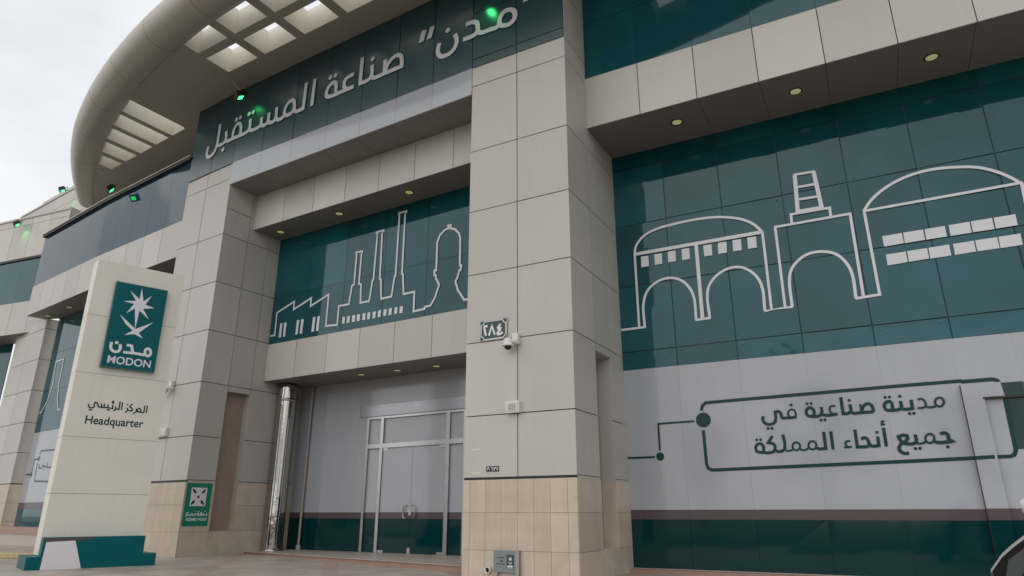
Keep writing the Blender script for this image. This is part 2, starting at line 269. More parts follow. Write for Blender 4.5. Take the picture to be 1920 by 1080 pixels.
# drawings and lettering, metres on their own wall (x along it, z up)
D = {
  'ban_str': [[[-12.169,16.214],[-12.155,15.688],[-12.182,15.267],[-12.269,15.037],[-12.455,14.893],[-12.654,14.895],[-12.777,15.031],[-12.788,15.221],[-12.739,15.393]],[[-12.155,15.236],[-11.799,15.212],[-11.64,15.285],[-11.667,15.729]],[[-11.64,15.285],[-11.533,15.232],[-11.151,15.226],[-10.663,15.224],[-10.354,15.245],[-10.223,15.328],[-10.22,15.768]],[[-11.173,15.244],[-11.18,15.466],[-11.099,15.723],[-10.927,15.809],[-10.782,15.705],[-10.714,15.486],[-10.713,15.248]],[[-10.223,15.328],[-10.11,15.251],[-9.718,15.235],[-9.584,15.288],[-9.556,15.637]],[[-9.563,15.329],[-9.438,15.233],[-9.243,15.238],[-9.171,15.327],[-9.161,15.691]],[[-9.171,15.327],[-9.031,15.226],[-8.808,15.233],[-8.746,15.337],[-8.758,15.79]],[[-8.746,15.337],[-8.615,15.214],[-8.378,15.21],[-8.251,15.297]],[[-8.251,15.297],[-8.286,15.483],[-8.188,15.699],[-8.016,15.802],[-7.871,15.758],[-7.797,15.613],[-7.785,15.387],[-7.904,15.254],[-8.085,15.229],[-8.251,15.297]],[[-7.791,15.364],[-7.672,15.237],[-7.472,15.218],[-7.293,15.231],[-7.272,16.304]],[[-6.839,16.3],[-6.857,15.19]],[[-5.726,15.345],[-5.73,15.562],[-5.768,15.72],[-5.891,15.801],[-6.067,15.721],[-6.185,15.51],[-6.167,15.359],[-6.028,15.274],[-5.814,15.257],[-5.313,15.263],[-4.876,15.269]],[[-4.922,15.787],[-5.117,15.766],[-5.303,15.692],[-5.345,15.516],[-5.279,15.338],[-5.175,15.265]],[[-4.577,16.319],[-4.589,15.286],[-4.236,15.283],[-4.107,15.375],[-4.094,15.821]],[[-4.107,15.375],[-3.973,15.271],[-3.662,15.26],[-3.522,15.269],[-3.52,15.807]],[[-3.522,15.269],[-3.155,15.267],[-2.786,15.268],[-2.795,15.481],[-2.837,15.657],[-2.977,15.77],[-3.189,15.739],[-3.392,15.564],[-3.476,15.332]],[[-1.27,15.54],[-1.327,15.36],[-1.307,15.156],[-1.193,15.008],[-1.014,14.97],[-0.758,15.038],[-0.629,15.224],[-0.619,15.436],[-0.696,15.628]],[[-0.282,15.801],[-0.041,15.789],[0.108,15.719],[0.156,15.562],[0.145,15.364],[0.016,15.284],[-0.372,15.287]],[[0.144,15.387],[0.262,15.281],[0.572,15.267],[0.813,15.257],[0.92,15.322]],[[0.931,15.317],[0.945,15.556],[1.069,15.713],[1.284,15.706],[1.412,15.582],[1.428,15.364],[1.306,15.221],[1.104,15.209],[0.931,15.317]]],
  'ban_dot': [[-11.709,14.931],[-11.093,16.04],[-10.854,16.055],[-10.351,16.037],[-10.105,16.038],[-6.056,16.064],[-5.807,16.061],[-4.094,16.066],[-0.965,15.886]],
  'ban_poly': [[[-2.013,16.316],[-1.824,16.283],[-1.927,15.862],[-2.124,15.891]],[[-1.676,16.315],[-1.497,16.293],[-1.611,15.873],[-1.804,15.882]],[[1.69,15.788],[1.793,16.085],[1.959,16.051],[1.853,15.779]]],
  'txt_str': [[[3.551,3.887],[3.529,3.812],[3.567,3.717],[3.672,3.676],[3.789,3.713],[3.831,3.794],[3.836,3.97],[3.924,3.973],[3.965,3.911],[3.973,3.81]],[[3.96,3.808],[4.3,3.81]],[[4.295,3.81],[4.299,3.914],[4.274,3.983],[4.206,4.001],[4.145,3.958],[4.13,3.875],[4.168,3.823]],[[4.699,3.822],[4.714,3.936],[4.681,4.001],[4.622,4.022],[4.562,3.98],[4.539,3.899],[4.562,3.834],[4.633,3.813],[4.817,3.815],[4.873,3.86],[4.89,4.02]],[[4.873,3.86],[4.909,3.828],[5.221,3.829]],[[5.199,4.021],[5.101,4.017],[5.058,3.946],[5.081,3.871],[5.15,3.829]],[[5.336,4.22],[5.336,3.83],[5.447,3.834],[5.501,3.875],[5.508,4.036]],[[5.501,3.875],[5.548,3.829],[5.702,3.828],[5.975,3.832]],[[3.463,3.04],[3.47,3.147],[3.434,3.215],[3.379,3.226],[3.31,3.187],[3.29,3.122],[3.307,3.046],[3.381,3.022],[3.685,3.023],[3.736,3.078]],[[3.708,3.397],[3.593,3.237],[3.691,3.216],[3.737,3.16],[3.736,3.078],[3.78,3.027],[3.891,3.031],[3.949,3.086],[3.953,3.418]],[[3.949,3.086],[3.993,3.035],[4.087,3.036],[4.141,3.069]],[[4.302,3.124],[4.291,3.089],[4.269,3.06],[4.239,3.042],[4.206,3.036],[4.175,3.044],[4.15,3.065],[4.135,3.096],[4.133,3.131],[4.144,3.166],[4.166,3.195],[4.196,3.214],[4.229,3.22],[4.261,3.211],[4.285,3.19],[4.3,3.159],[4.302,3.124]],[[4.292,3.071],[4.334,3.037],[4.434,3.044],[4.493,3.087]],[[4.661,3.131],[4.65,3.095],[4.627,3.064],[4.596,3.045],[4.563,3.039],[4.531,3.048],[4.506,3.07],[4.491,3.101],[4.489,3.138],[4.5,3.175],[4.523,3.205],[4.554,3.225],[4.588,3.23],[4.62,3.222],[4.645,3.199],[4.659,3.168],[4.661,3.131]],[[4.655,3.072],[4.715,3.049],[4.857,3.052],[4.86,3.436]],[[5.014,3.439],[5.008,3.021]],[[5.401,3.189],[5.326,3.197],[5.287,3.147],[5.307,3.08]],[[5.245,3.058],[5.416,3.066]],[[5.724,4.029],[5.721,3.84]],[[5.729,3.868],[5.794,3.984],[5.889,4.022],[5.955,3.98],[5.971,3.899],[5.971,3.828]],[[6.358,3.849],[6.374,3.966],[6.348,4.034],[6.297,4.041],[6.23,4.0],[6.21,3.93],[6.234,3.862],[6.301,3.84],[6.44,3.842],[6.54,3.876],[6.548,4.037]],[[6.54,3.876],[6.58,3.85],[6.758,3.851],[6.766,4.048]],[[6.892,4.046],[6.987,4.047],[7.025,3.989],[7.021,3.889],[6.969,3.857],[6.86,3.854]],[[7.02,3.897],[7.057,3.862],[7.191,3.865],[7.236,3.897]],[[7.385,3.952],[7.373,3.915],[7.349,3.885],[7.318,3.866],[7.285,3.861],[7.255,3.871],[7.231,3.894],[7.218,3.926],[7.218,3.964],[7.231,4.001],[7.255,4.031],[7.286,4.05],[7.319,4.055],[7.35,4.046],[7.373,4.022],[7.386,3.989],[7.385,3.952]],[[5.528,3.451],[5.523,3.055],[5.738,3.062],[5.792,3.093]],[[5.628,3.233],[5.703,3.256],[5.755,3.219],[5.781,3.109],[5.823,3.064],[5.965,3.07],[5.974,3.271]],[[6.118,3.457],[6.113,3.041]],[[6.155,3.607],[6.106,3.599],[6.103,3.544]],[[6.07,3.527],[6.162,3.536]],[[6.534,2.882],[6.45,2.875],[6.37,2.931],[6.359,3.007],[6.408,3.081],[6.506,3.14],[6.557,3.203],[6.553,3.26],[6.48,3.273],[6.383,3.243],[6.403,3.18],[6.46,3.109],[6.55,3.078],[6.658,3.082],[6.714,3.12],[6.715,3.276]],[[6.714,3.12],[6.745,3.081],[6.846,3.084],[6.906,3.126]],[[7.068,3.174],[7.056,3.137],[7.032,3.107],[7.001,3.087],[6.967,3.081],[6.936,3.09],[6.912,3.113],[6.898,3.145],[6.898,3.182],[6.911,3.219],[6.935,3.25],[6.966,3.269],[7.0,3.275],[7.031,3.266],[7.055,3.244],[7.068,3.211],[7.068,3.174]],[[7.05,3.119],[7.097,3.09],[7.399,3.096],[7.342,3.135],[7.332,3.24],[7.287,3.283],[7.194,3.27]]],
  'txt_dot': [[4.221,4.112],[3.629,3.58],[3.719,3.58],[4.585,4.116],[4.674,4.118],[4.841,3.71],[4.928,3.71],[5.507,4.131],[3.332,3.319],[3.424,3.322],[6.257,4.142],[6.345,4.143],[6.555,4.145],[6.685,3.741],[6.771,3.742],[5.97,3.364],[6.674,2.971],[6.761,2.972],[7.29,2.982]],
  'frm_thin': [[[0.001,3.003],[0.742,3.002]],[[0.891,3.167],[0.894,3.851],[1.839,3.864]]],
  'frm_circ': [[[0.888,3.012],[0.995,3.008]],[[2.081,3.882],[2.27,3.87]]],
  'frm_thick': [[[2.054,4.121],[2.083,4.241],[2.178,4.315],[2.304,4.319],[6.733,4.382],[7.806,4.389]],[[2.058,3.625],[2.064,2.78],[2.092,2.682],[2.185,2.637],[2.319,2.635],[6.46,2.702],[7.759,2.729]]],
  'frm_box': [[[7.793,4.371],[8.391,4.376],[8.467,4.354],[8.503,4.265]],[[7.747,2.721],[8.086,2.735]]],
  'dr_smooth': [[[0.547,8.714],[0.59,8.946],[0.82,9.217],[1.183,9.368],[1.706,9.427],[2.381,9.439],[2.87,9.4],[3.184,9.333],[3.58,9.188],[3.867,8.988],[4.066,8.73]],[[0.706,6.508],[0.718,7.232],[0.853,7.563],[1.142,7.782],[1.485,7.842],[1.777,7.748],[2.018,7.485],[2.123,7.196],[2.131,6.542]],[[2.493,6.543],[2.507,7.307],[2.634,7.557],[2.873,7.756],[3.194,7.854],[3.466,7.807],[3.743,7.576],[3.886,7.256],[3.894,6.546]],[[4.554,6.563],[4.583,7.322],[4.658,7.552],[4.844,7.763],[5.109,7.898],[5.423,7.901],[5.716,7.787],[5.916,7.532],[6.008,7.243],[6.008,6.571]],[[6.506,8.791],[6.716,9.049],[7.028,9.282],[7.388,9.444],[7.791,9.535],[8.202,9.545],[8.647,9.479],[9.018,9.373],[9.336,9.183],[9.565,8.982],[9.735,8.78]]],
  'dr_line': [[[0.019,6.519],[0.734,6.522]],[[0.548,6.546],[0.548,8.732]],[[4.075,8.728],[4.056,6.571]],[[2.115,6.537],[2.525,6.545]],[[3.879,6.541],[4.097,6.549],[3.873,6.556],[4.571,6.561]],[[4.387,6.587],[4.406,8.785],[6.196,8.783],[6.175,6.603]],[[5.991,6.566],[6.524,6.587],[6.514,8.776]],[[5.036,10.17],[5.551,10.141]],[[5.063,9.794],[5.515,9.781]],[[5.044,9.439],[5.549,9.417]],[[4.821,8.818],[4.833,9.057],[5.759,9.045],[5.754,8.809]],[[6.49,8.787],[9.768,8.79]],[[9.751,8.794],[9.714,8.021],[9.676,7.32]]],
  'dr_thick': [[[0.565,8.718],[4.073,8.711]],[[2.317,8.69],[2.306,6.552]],[[5.061,10.163],[5.002,9.072]],[[5.52,10.149],[5.58,9.072]],[[4.961,9.098],[5.624,9.087]]],
  'dr_sq': [[[0.729,8.618],[0.946,8.611],[0.943,8.29],[0.716,8.289]],[[1.121,8.616],[1.344,8.611],[1.332,8.293],[1.116,8.295]],[[1.509,8.62],[1.729,8.619],[1.721,8.303],[1.499,8.307]],[[1.904,8.625],[2.12,8.624],[2.113,8.303],[1.894,8.3]],[[2.507,8.625],[2.732,8.621],[2.722,8.298],[2.504,8.303]],[[2.899,8.627],[3.13,8.621],[3.114,8.302],[2.888,8.302]],[[3.288,8.629],[3.514,8.623],[3.499,8.299],[3.277,8.306]],[[3.675,8.629],[3.903,8.622],[3.889,8.301],[3.665,8.306]],[[6.801,8.049],[7.224,8.053],[7.225,7.785],[6.801,7.775]],[[7.254,8.054],[7.669,8.053],[7.667,7.785],[7.245,7.781]],[[7.704,8.053],[8.115,8.055],[8.115,7.785],[7.693,7.784]],[[8.193,8.056],[8.608,8.059],[8.604,7.783],[8.187,7.782]],[[8.635,8.06],[9.049,8.06],[9.045,7.783],[8.631,7.788]],[[9.079,8.06],[9.49,8.059],[9.484,7.789],[9.072,7.788]],[[6.807,7.564],[7.228,7.569],[7.228,7.299],[6.802,7.285]],[[7.257,7.571],[7.672,7.575],[7.672,7.308],[7.254,7.298]],[[7.703,7.576],[8.121,7.577],[8.117,7.307],[7.693,7.3]],[[8.198,7.577],[8.607,7.581],[8.606,7.313],[8.191,7.304]],[[8.634,7.582],[9.054,7.583],[9.052,7.311],[8.63,7.312]],[[9.081,7.584],[9.492,7.584],[9.485,7.313],[9.067,7.308]]],
  'cd_line': [[[-10.804,7.93],[-10.557,7.936],[-10.572,8.81],[-9.672,9.113],[-9.66,8.8],[-8.776,9.105],[-8.768,8.794],[-7.885,9.089],[-7.89,7.916],[-7.333,7.875],[-7.324,8.565],[-6.841,8.559],[-6.758,9.233],[-6.667,9.241],[-6.647,10.401]],[[-6.703,10.402],[-6.684,10.467],[-6.387,10.456],[-6.375,10.394]],[[-6.412,10.392],[-6.435,9.238],[-6.329,9.205],[-6.293,8.518],[-5.937,8.516],[-5.888,8.508],[-5.801,9.252],[-5.761,9.268],[-5.711,10.989]],[[-5.765,10.986],[-5.769,11.042],[-5.436,11.055],[-5.429,10.976]],[[-5.495,10.98],[-5.465,9.238],[-5.417,9.22],[-5.342,8.51],[-4.888,8.508],[-4.8,9.232],[-4.759,9.225],[-4.74,11.492]],[[-4.769,11.484],[-4.773,11.549],[-4.433,11.545],[-4.428,11.476]],[[-4.486,11.48],[-4.481,9.251],[-4.441,9.235],[-4.359,8.509],[-3.903,8.512],[-3.9,7.839],[-3.452,7.852],[-3.445,7.92],[-3.221,7.923],[-3.051,8.146],[-2.889,8.574],[-3.029,8.818],[-3.044,8.922],[-3.102,8.942],[-3.104,9.097],[-3.031,9.092],[-3.032,10.074],[-2.936,10.305],[-2.732,10.457],[-2.55,10.48],[-2.314,10.381],[-2.154,10.2],[-2.103,10.032],[-2.091,9.093],[-2.03,9.068],[-2.055,8.921],[-2.105,8.922],[-2.159,8.724],[-2.244,8.567],[-2.145,8.272],[-1.889,7.904],[-1.646,7.901]],[[-2.603,10.501],[-2.606,10.584],[-2.501,10.578],[-2.499,10.495]]],
  'cd_sq': [[[-10.323,8.361],[-10.202,8.354],[-10.2,7.81],[-10.327,7.817]],[[-10.112,8.356],[-9.972,8.35],[-9.978,7.81],[-10.096,7.811]],[[-9.424,8.354],[-9.302,8.351],[-9.311,7.803],[-9.432,7.805]],[[-9.2,8.346],[-9.066,8.346],[-9.084,7.806],[-9.204,7.808]],[[-8.589,8.343],[-8.458,8.338],[-8.478,7.795],[-8.602,7.797]],[[-8.36,8.337],[-8.237,8.338],[-8.245,7.791],[-8.374,7.795]],[[-7.101,8.121],[-6.978,8.116],[-6.983,7.88],[-7.106,7.884]],[[-6.869,8.123],[-6.747,8.119],[-6.752,7.874],[-6.88,7.879]],[[-6.644,8.117],[-6.493,8.113],[-6.499,7.875],[-6.637,7.876]],[[-6.415,8.11],[-6.272,8.107],[-6.278,7.87],[-6.416,7.876]],[[-6.154,8.112],[-6.018,8.11],[-6.025,7.874],[-6.161,7.875]],[[-5.93,8.11],[-5.807,8.11],[-5.809,7.869],[-5.937,7.87]],[[-5.688,8.1],[-5.555,8.098],[-5.564,7.864],[-5.691,7.865]],[[-5.453,8.109],[-5.315,8.106],[-5.325,7.874],[-5.456,7.875]],[[-5.202,8.107],[-5.071,8.104],[-5.081,7.873],[-5.206,7.874]],[[-4.976,8.107],[-4.841,8.104],[-4.852,7.869],[-4.98,7.871]],[[-4.73,8.104],[-4.602,8.102],[-4.608,7.877],[-4.735,7.874]],[[-4.503,8.104],[-4.371,8.101],[-4.372,7.867],[-4.509,7.871]]],
  'ld_line': [[[0.175,6.21],[0.338,6.206],[0.841,6.732],[1.051,7.548],[0.861,8.638],[1.761,8.652],[1.805,8.196],[1.806,7.464],[2.033,6.719],[2.386,6.171],[2.679,6.155]]],
  'lf_line': [[[0.144,3.324],[0.727,3.327]],[[0.795,3.374],[0.775,3.995],[1.193,3.998]],[[2.934,4.327],[1.402,4.359],[1.27,4.194]],[[1.221,3.819],[1.354,3.006],[3.064,2.947]]],
  'lf_circ': [[[0.79,3.317],[0.747,3.39]],[[1.301,4.007],[1.234,4.124]]],
  'lf_txt': [[[1.52,3.757],[1.519,3.595],[1.854,3.561],[1.895,3.686],[2.538,3.577],[3.077,3.57]],[[2.538,3.577],[2.488,3.766]],[[2.14,3.641],[2.165,3.467]]],
  'py_star': [[-1.465,7.787],[-1.365,7.412],[-1.172,7.618],[-1.299,7.321],[-1.045,7.27],[-1.341,7.188],[-1.149,6.915],[-1.425,7.122],[-1.448,6.561],[-1.55,7.163],[-1.744,6.979],[-1.59,7.285],[-1.864,7.319],[-1.558,7.389],[-1.748,7.653],[-1.475,7.455]],
  'py_sword': [[-1.894,6.918],[-1.441,6.572],[-1.013,6.843],[-1.342,6.478],[-1.211,6.331],[-1.445,6.422],[-1.689,6.355],[-1.502,6.514],[-1.702,6.668]],
  'py_ar': [[[-1.968,6.105],[-1.95,5.923],[-1.85,5.853],[-1.749,5.893],[-1.742,6.08]],[[-1.584,6.084],[-1.459,6.079],[-1.402,5.9]],[[-1.636,5.87],[-1.413,5.882],[-1.089,5.869]],[[-0.951,5.969],[-0.951,5.927],[-0.961,5.891],[-0.981,5.865],[-1.007,5.853],[-1.036,5.856],[-1.063,5.876],[-1.084,5.907],[-1.096,5.946],[-1.097,5.987],[-1.087,6.024],[-1.067,6.05],[-1.04,6.063],[-1.011,6.059],[-0.984,6.04],[-0.963,6.008],[-0.951,5.969]]],
  'py_dot': [[-1.839,6.111]],
  'py_hqar': [[[-0.761,4.487],[-0.759,4.28]],[[-0.822,4.485],[-0.825,4.286],[-0.909,4.29],[-1.001,4.3]],[[-0.909,4.346],[-0.912,4.315],[-0.93,4.295],[-0.957,4.292],[-0.981,4.309],[-0.994,4.338],[-0.99,4.369],[-0.972,4.389],[-0.946,4.392],[-0.922,4.375],[-0.909,4.346]],[[-1.026,4.372],[-1.025,4.292],[-1.092,4.236]],[[-1.146,4.502],[-1.201,4.41],[-1.137,4.373],[-1.126,4.307],[-1.255,4.313]],[[-1.26,4.38],[-1.245,4.308],[-1.293,4.242]],[[-1.397,4.519],[-1.392,4.306]],[[-1.46,4.531],[-1.454,4.318],[-1.532,4.323]],[[-1.546,4.388],[-1.54,4.31],[-1.582,4.264]],[[-1.625,4.423],[-1.614,4.327],[-1.777,4.335],[-1.955,4.348],[-1.996,4.433],[-2.047,4.452],[-2.065,4.402],[-2.062,4.325],[-2.12,4.296],[-2.182,4.325],[-2.194,4.395]],[[-1.61,4.534],[-1.644,4.506],[-1.608,4.488]],[[-1.65,4.466],[-1.596,4.48]],[[-1.738,4.424],[-1.729,4.338]],[[-1.826,4.433],[-1.821,4.343]],[[-1.895,4.432],[-1.886,4.346]]],
  'py_hqdot': [[-1.263,4.465],[-1.724,4.278],[-1.686,4.275],[-2.147,4.243],[-2.108,4.243]],
  'num_dig': [[[0.641,6.134],[0.553,6.135],[0.544,6.094],[0.594,5.885]],[[0.683,5.879],[0.77,6.122],[0.857,5.881]],[[1.024,6.14],[0.95,6.057],[1.019,6.032],[0.939,6.001]],[[1.019,6.032],[1.008,5.982],[0.937,5.924],[0.945,5.877],[1.02,5.878],[1.088,5.921]]],
  'num2': [[0.636,2.672],[0.986,2.666],[0.987,2.542],[0.638,2.552]],
  'num2_dig': [[[0.655,2.576],[0.694,2.65],[0.734,2.574]],[[0.763,2.633],[0.793,2.647],[0.814,2.627],[0.812,2.567]],[[0.852,2.65],[0.862,2.565]],[[0.853,2.63],[0.874,2.615],[0.891,2.639],[0.909,2.614]],[[0.924,2.643],[0.948,2.568],[0.972,2.647]]],
  'as_arrow': [[[0.251,2.36],[0.375,2.222]],[[0.696,2.355],[0.577,2.218]],[[0.254,1.879],[0.37,2.011]],[[0.705,1.877],[0.572,2.006]]],
  'lt_center': [[-10.16,-1.86,11.8],[-7.04,-1.82,11.8],[-3.8,-1.8,11.8]],
  'lt_right': [[5.18,-2.57,12.0],[8.28,-2.76,12.0],[11.32,-2.99,12.0]],
  'lt_ledge': [[-6.87,-3.33,6.22],[-5.3,-3.42,6.22],[-3.74,-3.55,6.22]],
  'lt_left': [[-26.85,-1.75,10.97],[-24.39,-1.52,10.97]],
}
# ------------------------------------------------------------------ ground
def zg(x): return 0.30 if x < -9 else (0.30 - 0.10 * (x + 9) / 9 if x < 0 else 0.20)
mb = MB()
for x0, x1 in ((-400, -9), (-9, 0), (0, 400)):
    mb.add([(x0, -9.5, zg(x0)), (x1, -9.5, zg(x1)), (x1, 260, zg(x1)), (x0, 260, zg(x0))], [(0, 1, 2, 3)], PAVE)
struct(mb.build('pavement'))
mb = MB(); mb.add([(-400, -28, 0.02), (400, -28, 0.02), (400, -9.6, 0.02), (-400, -9.6, 0.02)], [(0, 1, 2, 3)], ASPH); struct(mb.build('road'))
mb = MB(); mb.add([(-400, -400, 0.03), (400, -400, 0.03), (400, -28, 0.03), (-400, -28, 0.03)], [(0, 1, 2, 3)], SAND); struct(mb.build('ground'))
mb = MB()
for x in range(-60, 60, 2):
    mb.box(x + .005, x + 1.995, -9.72, -9.48, 0.0, zg(x) + 0.004, KERB)
struct(mb.build('kerb'))

# ------------------------------------------------------------------ the building and its plan frames
FP, FK, FR = (-0.03, 0.0, 2.5), (-10.97, 0.0, -2.4), (2.80, 3.53, 3.3)
FM = (-13.87, 0.12, -3.5); FN = (-27.41, 2.0, -6.2); FNG = (-26.93, 2.33, -6.2); FW = (-29.98, 2.16, 9.7)
def off(F, x, y):
    c, q = math.cos(R_(F[2])), math.sin(R_(F[2])); return (F[0] + c * x - q * y, F[1] + q * x + c * y, F[2])
FL0 = off(FM, -7.0, 0); FL = (FL0[0], FL0[1], -5.4)
FRF = off(FR, 0, -1.98)
HQ = thing('office_building', 'large beige panelled office building with teal glass bays and a round canopy', 'building', (0, 0, 0))
def part(mb, name, F=(0, 0, 0), parent=None, label=None, **k):
    o = mb.build(name, parent or HQ, (F[0], F[1], 0) if parent is None else (0, 0, 0), F[2] if parent is None else 0, **k)
    if label: o['label'] = label
    return o

# right pillar and left pillar share one builder
def pillar(F, W, depth, side_us, tile_z, pan_z, top_side, front_u, tile_u, nic, nic_t, label):
    x0, x1 = (0.0, W)
    n0, n1, nz0, nz1 = nic; zt = tile_z[-1]
    mb = MB()
    # core, leaving the tall niche open
    g = min(tile_z) - 0.3
    mb.box(x0 + .05, x1 - .05, .052, n0 - .02, g, top_side, JOINT)
    mb.box(x0 + .05, x1 - .05, n1 + .02, depth, g, top_side, JOINT)
    mb.box(x0 + .05, x1 - .05, n0 - .02, n1 + .02, nz1 + .01, top_side, JOINT); mb.box(x0 + .05, x1 - .05, n0 - .02, n1 + .02, g, nz0 - .01, JOINT)
    mb.box(x0 + .05, x1 - nic_t - .02, n0 - .02, n1 + .02, nz0 - .01, nz1 + .01, JOINT)
    # front cladding
    cells(mb, front_u, pan_z, CLAD, gap=.024, jit=.004, back=None)
    # left edge face
    for j in range(len(pan_z) - 1): mb.box(x0, x0 + .03, .034, depth, pan_z[j] + .011, pan_z[j + 1] - .011, CLAD)
    pl = part(mb, 'pillar', F, label=label)
    # side cladding (frame turned to face right); side coords: x = depth, y = inward
    mb = MB(); mb.tf(x1, 0, 90)
    sz = [z for z in pan_z if z <= top_side]
    if top_side - sz[-1] > .3: sz = sz[:-1] + [sz[-1]] + ([(sz[-1] + top_side) / 2] if top_side - sz[-1] > 2 else []) + [top_side]
    us = [.034] + side_us[1:]
    for i in range(len(us) - 1):
        innic = abs(us[i] - n0) < .1
        for j in range(len(sz) - 1):
            a, b = sz[j] + .011, sz[j + 1] - .011
            if innic and b < nz1: continue
            if innic and a < nz1: a = nz1
            mb.box(us[i] + (.01 if i else 0), us[i + 1] - .01, 0, .03, a, b, CLADG, .0015)
    # niche lining
    mb.box(n0 - .012, n0 - .001, .031, nic_t, nz0, nz1, CLADG); mb.box(n1 + .001, n1 + .012, .031, nic_t, nz0, nz1, CLADG)
    mb.box(n0, n1, nic_t, nic_t + .02, nz0, nz1, BROWN); mb.box(n0, n1, .031, nic_t, nz1 - .005, nz1 + .006, CLADG)
    part(mb, 'side_cladding', parent=pl)
    # marble base
    mb = MB(); cells(mb, tile_u, tile_z, TILE, gap=.007, y0=-.012, th=.045, back=None)
    mb.box(x0 + .002, x1 - .002, .0332, .05, tile_z[0], zt - .002, GROUT)
    mb.tf(x1, 0, 90)
    tu = [-.01] + [u for u in side_us[1:]]
    for i in range(len(tu) - 1):
        innic = abs(tu[i] - n0) < .1
        for j in range(len(tile_z) - 1):
            if innic and tile_z[j] > nz0 - .1: continue
            mb.box(tu[i] + (.004 if i else .046), tu[i + 1] - .004, -.012, .033, tile_z[j] + (.0035 if j else 0), tile_z[j + 1] - .0035, TILE)
    mb.box(n0 - .0135, n0 + .004, .034, nic_t - .001, nz0, zt, TILE); mb.box(n1 - .004, n1 + .0135, .034, nic_t - .001, nz0, zt, TILE); mb.box(n0, n1, -.008, nic_t - .002, nz0 - .012, nz0 + .003, TILE)
    part(mb, 'tile_base', parent=pl)
    mb = MB(); mb.box(x0 + .01, x1 - .006, .004, .05, zt, zt + .075, BLACK); part(mb, 'gap_strip', parent=pl)
    mb = MB(); mb.tf(x1, 0, 90); mb.box(.06, n0 - .01, .012, .049, zt, zt + .06, CLADG); part(mb, 'gap_strip', parent=pl)
    mb = MB(); mb.tf(x1, 0, 90); mb.box(n1 + .01, side_us[-1], .012, .049, zt, zt + .06, CLADG)
    part(mb, 'gap_strip', parent=pl)
    return pl
TU_P = [0, .2, .625, 1.05, 1.48, 1.90, 2.32, 2.745, 2.98]
PIL = pillar(FP, 2.98, 3.40, [0, 1.40, 2.46, 3.42], [.05, .80, 1.62, 2.36], [2.42, 3.88, 5.74, 7.60, 9.45, 11.33, 13.50, 14.15], 17.4, [0, 1.49, 2.98], TU_P, (1.42, 2.46, .80, 5.54), .38, 'right front pillar beside the glass bay with domes')
FKL = off(FK, -2.9, 0)
PILK = pillar(FKL, 2.9, 4.30, [0, 1.04, 1.95, 4.35], [.15, 1.04, 1.87, 2.57], [2.64, 4.05, 5.85, 7.66, 9.43, 11.27, 13.50, 14.12], 13.3, [0, 1.36, 2.9], [0, .42, .95, 1.36, 1.9, 2.45, 2.9], (1.05, 1.945, 1.04, 5.66), .30, 'left front pillar behind the sign pylon')

# ------------------------------------------------------------------ banner over the entrance
def bend(x): return (-10.97 - x) * 0.0419 if x < -10.97 else ((x + .03) * 0.0437 if x > -.03 else 0.0)
mb = MB()
bx = [-13.87, -12.4, -10.97, -9.35, -7.72, -6.05, -4.48, -2.95, -1.5, -.03, 1.46, 2.94]
for i in range(len(bx) - 1):
    a, b = bx[i] + .012, bx[i + 1] - .012
    z0 = 14.15
    for c0, c1 in (((z0, 14.42), (14.44, 16.1), (16.115, 17.4)) if a > -.1 else ((z0, 17.4),)):
        ja, jb = random.uniform(-.006, .006), random.uniform(-.006, .006)
        ya, yb = bend(a) - .03, bend(b) - .03
        mb.add([(a, ya + ja, c0), (b, yb + jb, c0), (b, yb - ja, c1), (a, ya - jb, c1), (a, ya + .08, c0), (b, yb + .08, c0), (b, yb + .08, c1), (a, ya + .08, c1)], [(0, 1, 2, 3), (4, 0, 3, 7), (1, 5, 6, 2), (5, 4, 7, 6), (4, 5, 1, 0), (3, 2, 6, 7)], TEALB)
for a, b in ((-13.86, -10.97), (-10.97, -.03), (-.03, 2.90)):
    mb.add([(a, bend(a) + .055, 14.15), (b, bend(b) + .055, 14.15), (b, bend(b) + .055, 17.4), (a, bend(a) + .055, 17.4), (a, bend(a) + .6, 14.15), (b, bend(b) + .6, 14.15), (b, bend(b) + .6, 17.4), (a, bend(a) + .6, 17.4)], [(0, 1, 2, 3), (4, 0, 3, 7), (1, 5, 6, 2), (4, 5, 1, 0)], GJOINT)
BAN = part(mb, 'banner', label='dark teal banner with large pale Arabic lettering')
for s0, s1, d0, d1, pl in ((0, 11, 0, 5, False), (11, 16, 5, 8, False), (16, 20, 8, 9, True)):     # one part per word
    mb = MB()
    for k, s in enumerate(D['ban_str'][s0:s1]): ribbon(mb, s, .155, -.058 - k * .0011, LETTER, True, bend)
    for x, z in D['ban_dot'][d0:d1]: mb.disc(x, z, .092, -.060 + bend(x), LETTER)
    for q in (D['ban_poly'] if pl else []): mb.poly([(x, -.060 + bend(x), z) for x, z in q], LETTER)
    part(mb, 'lettering', parent=BAN)
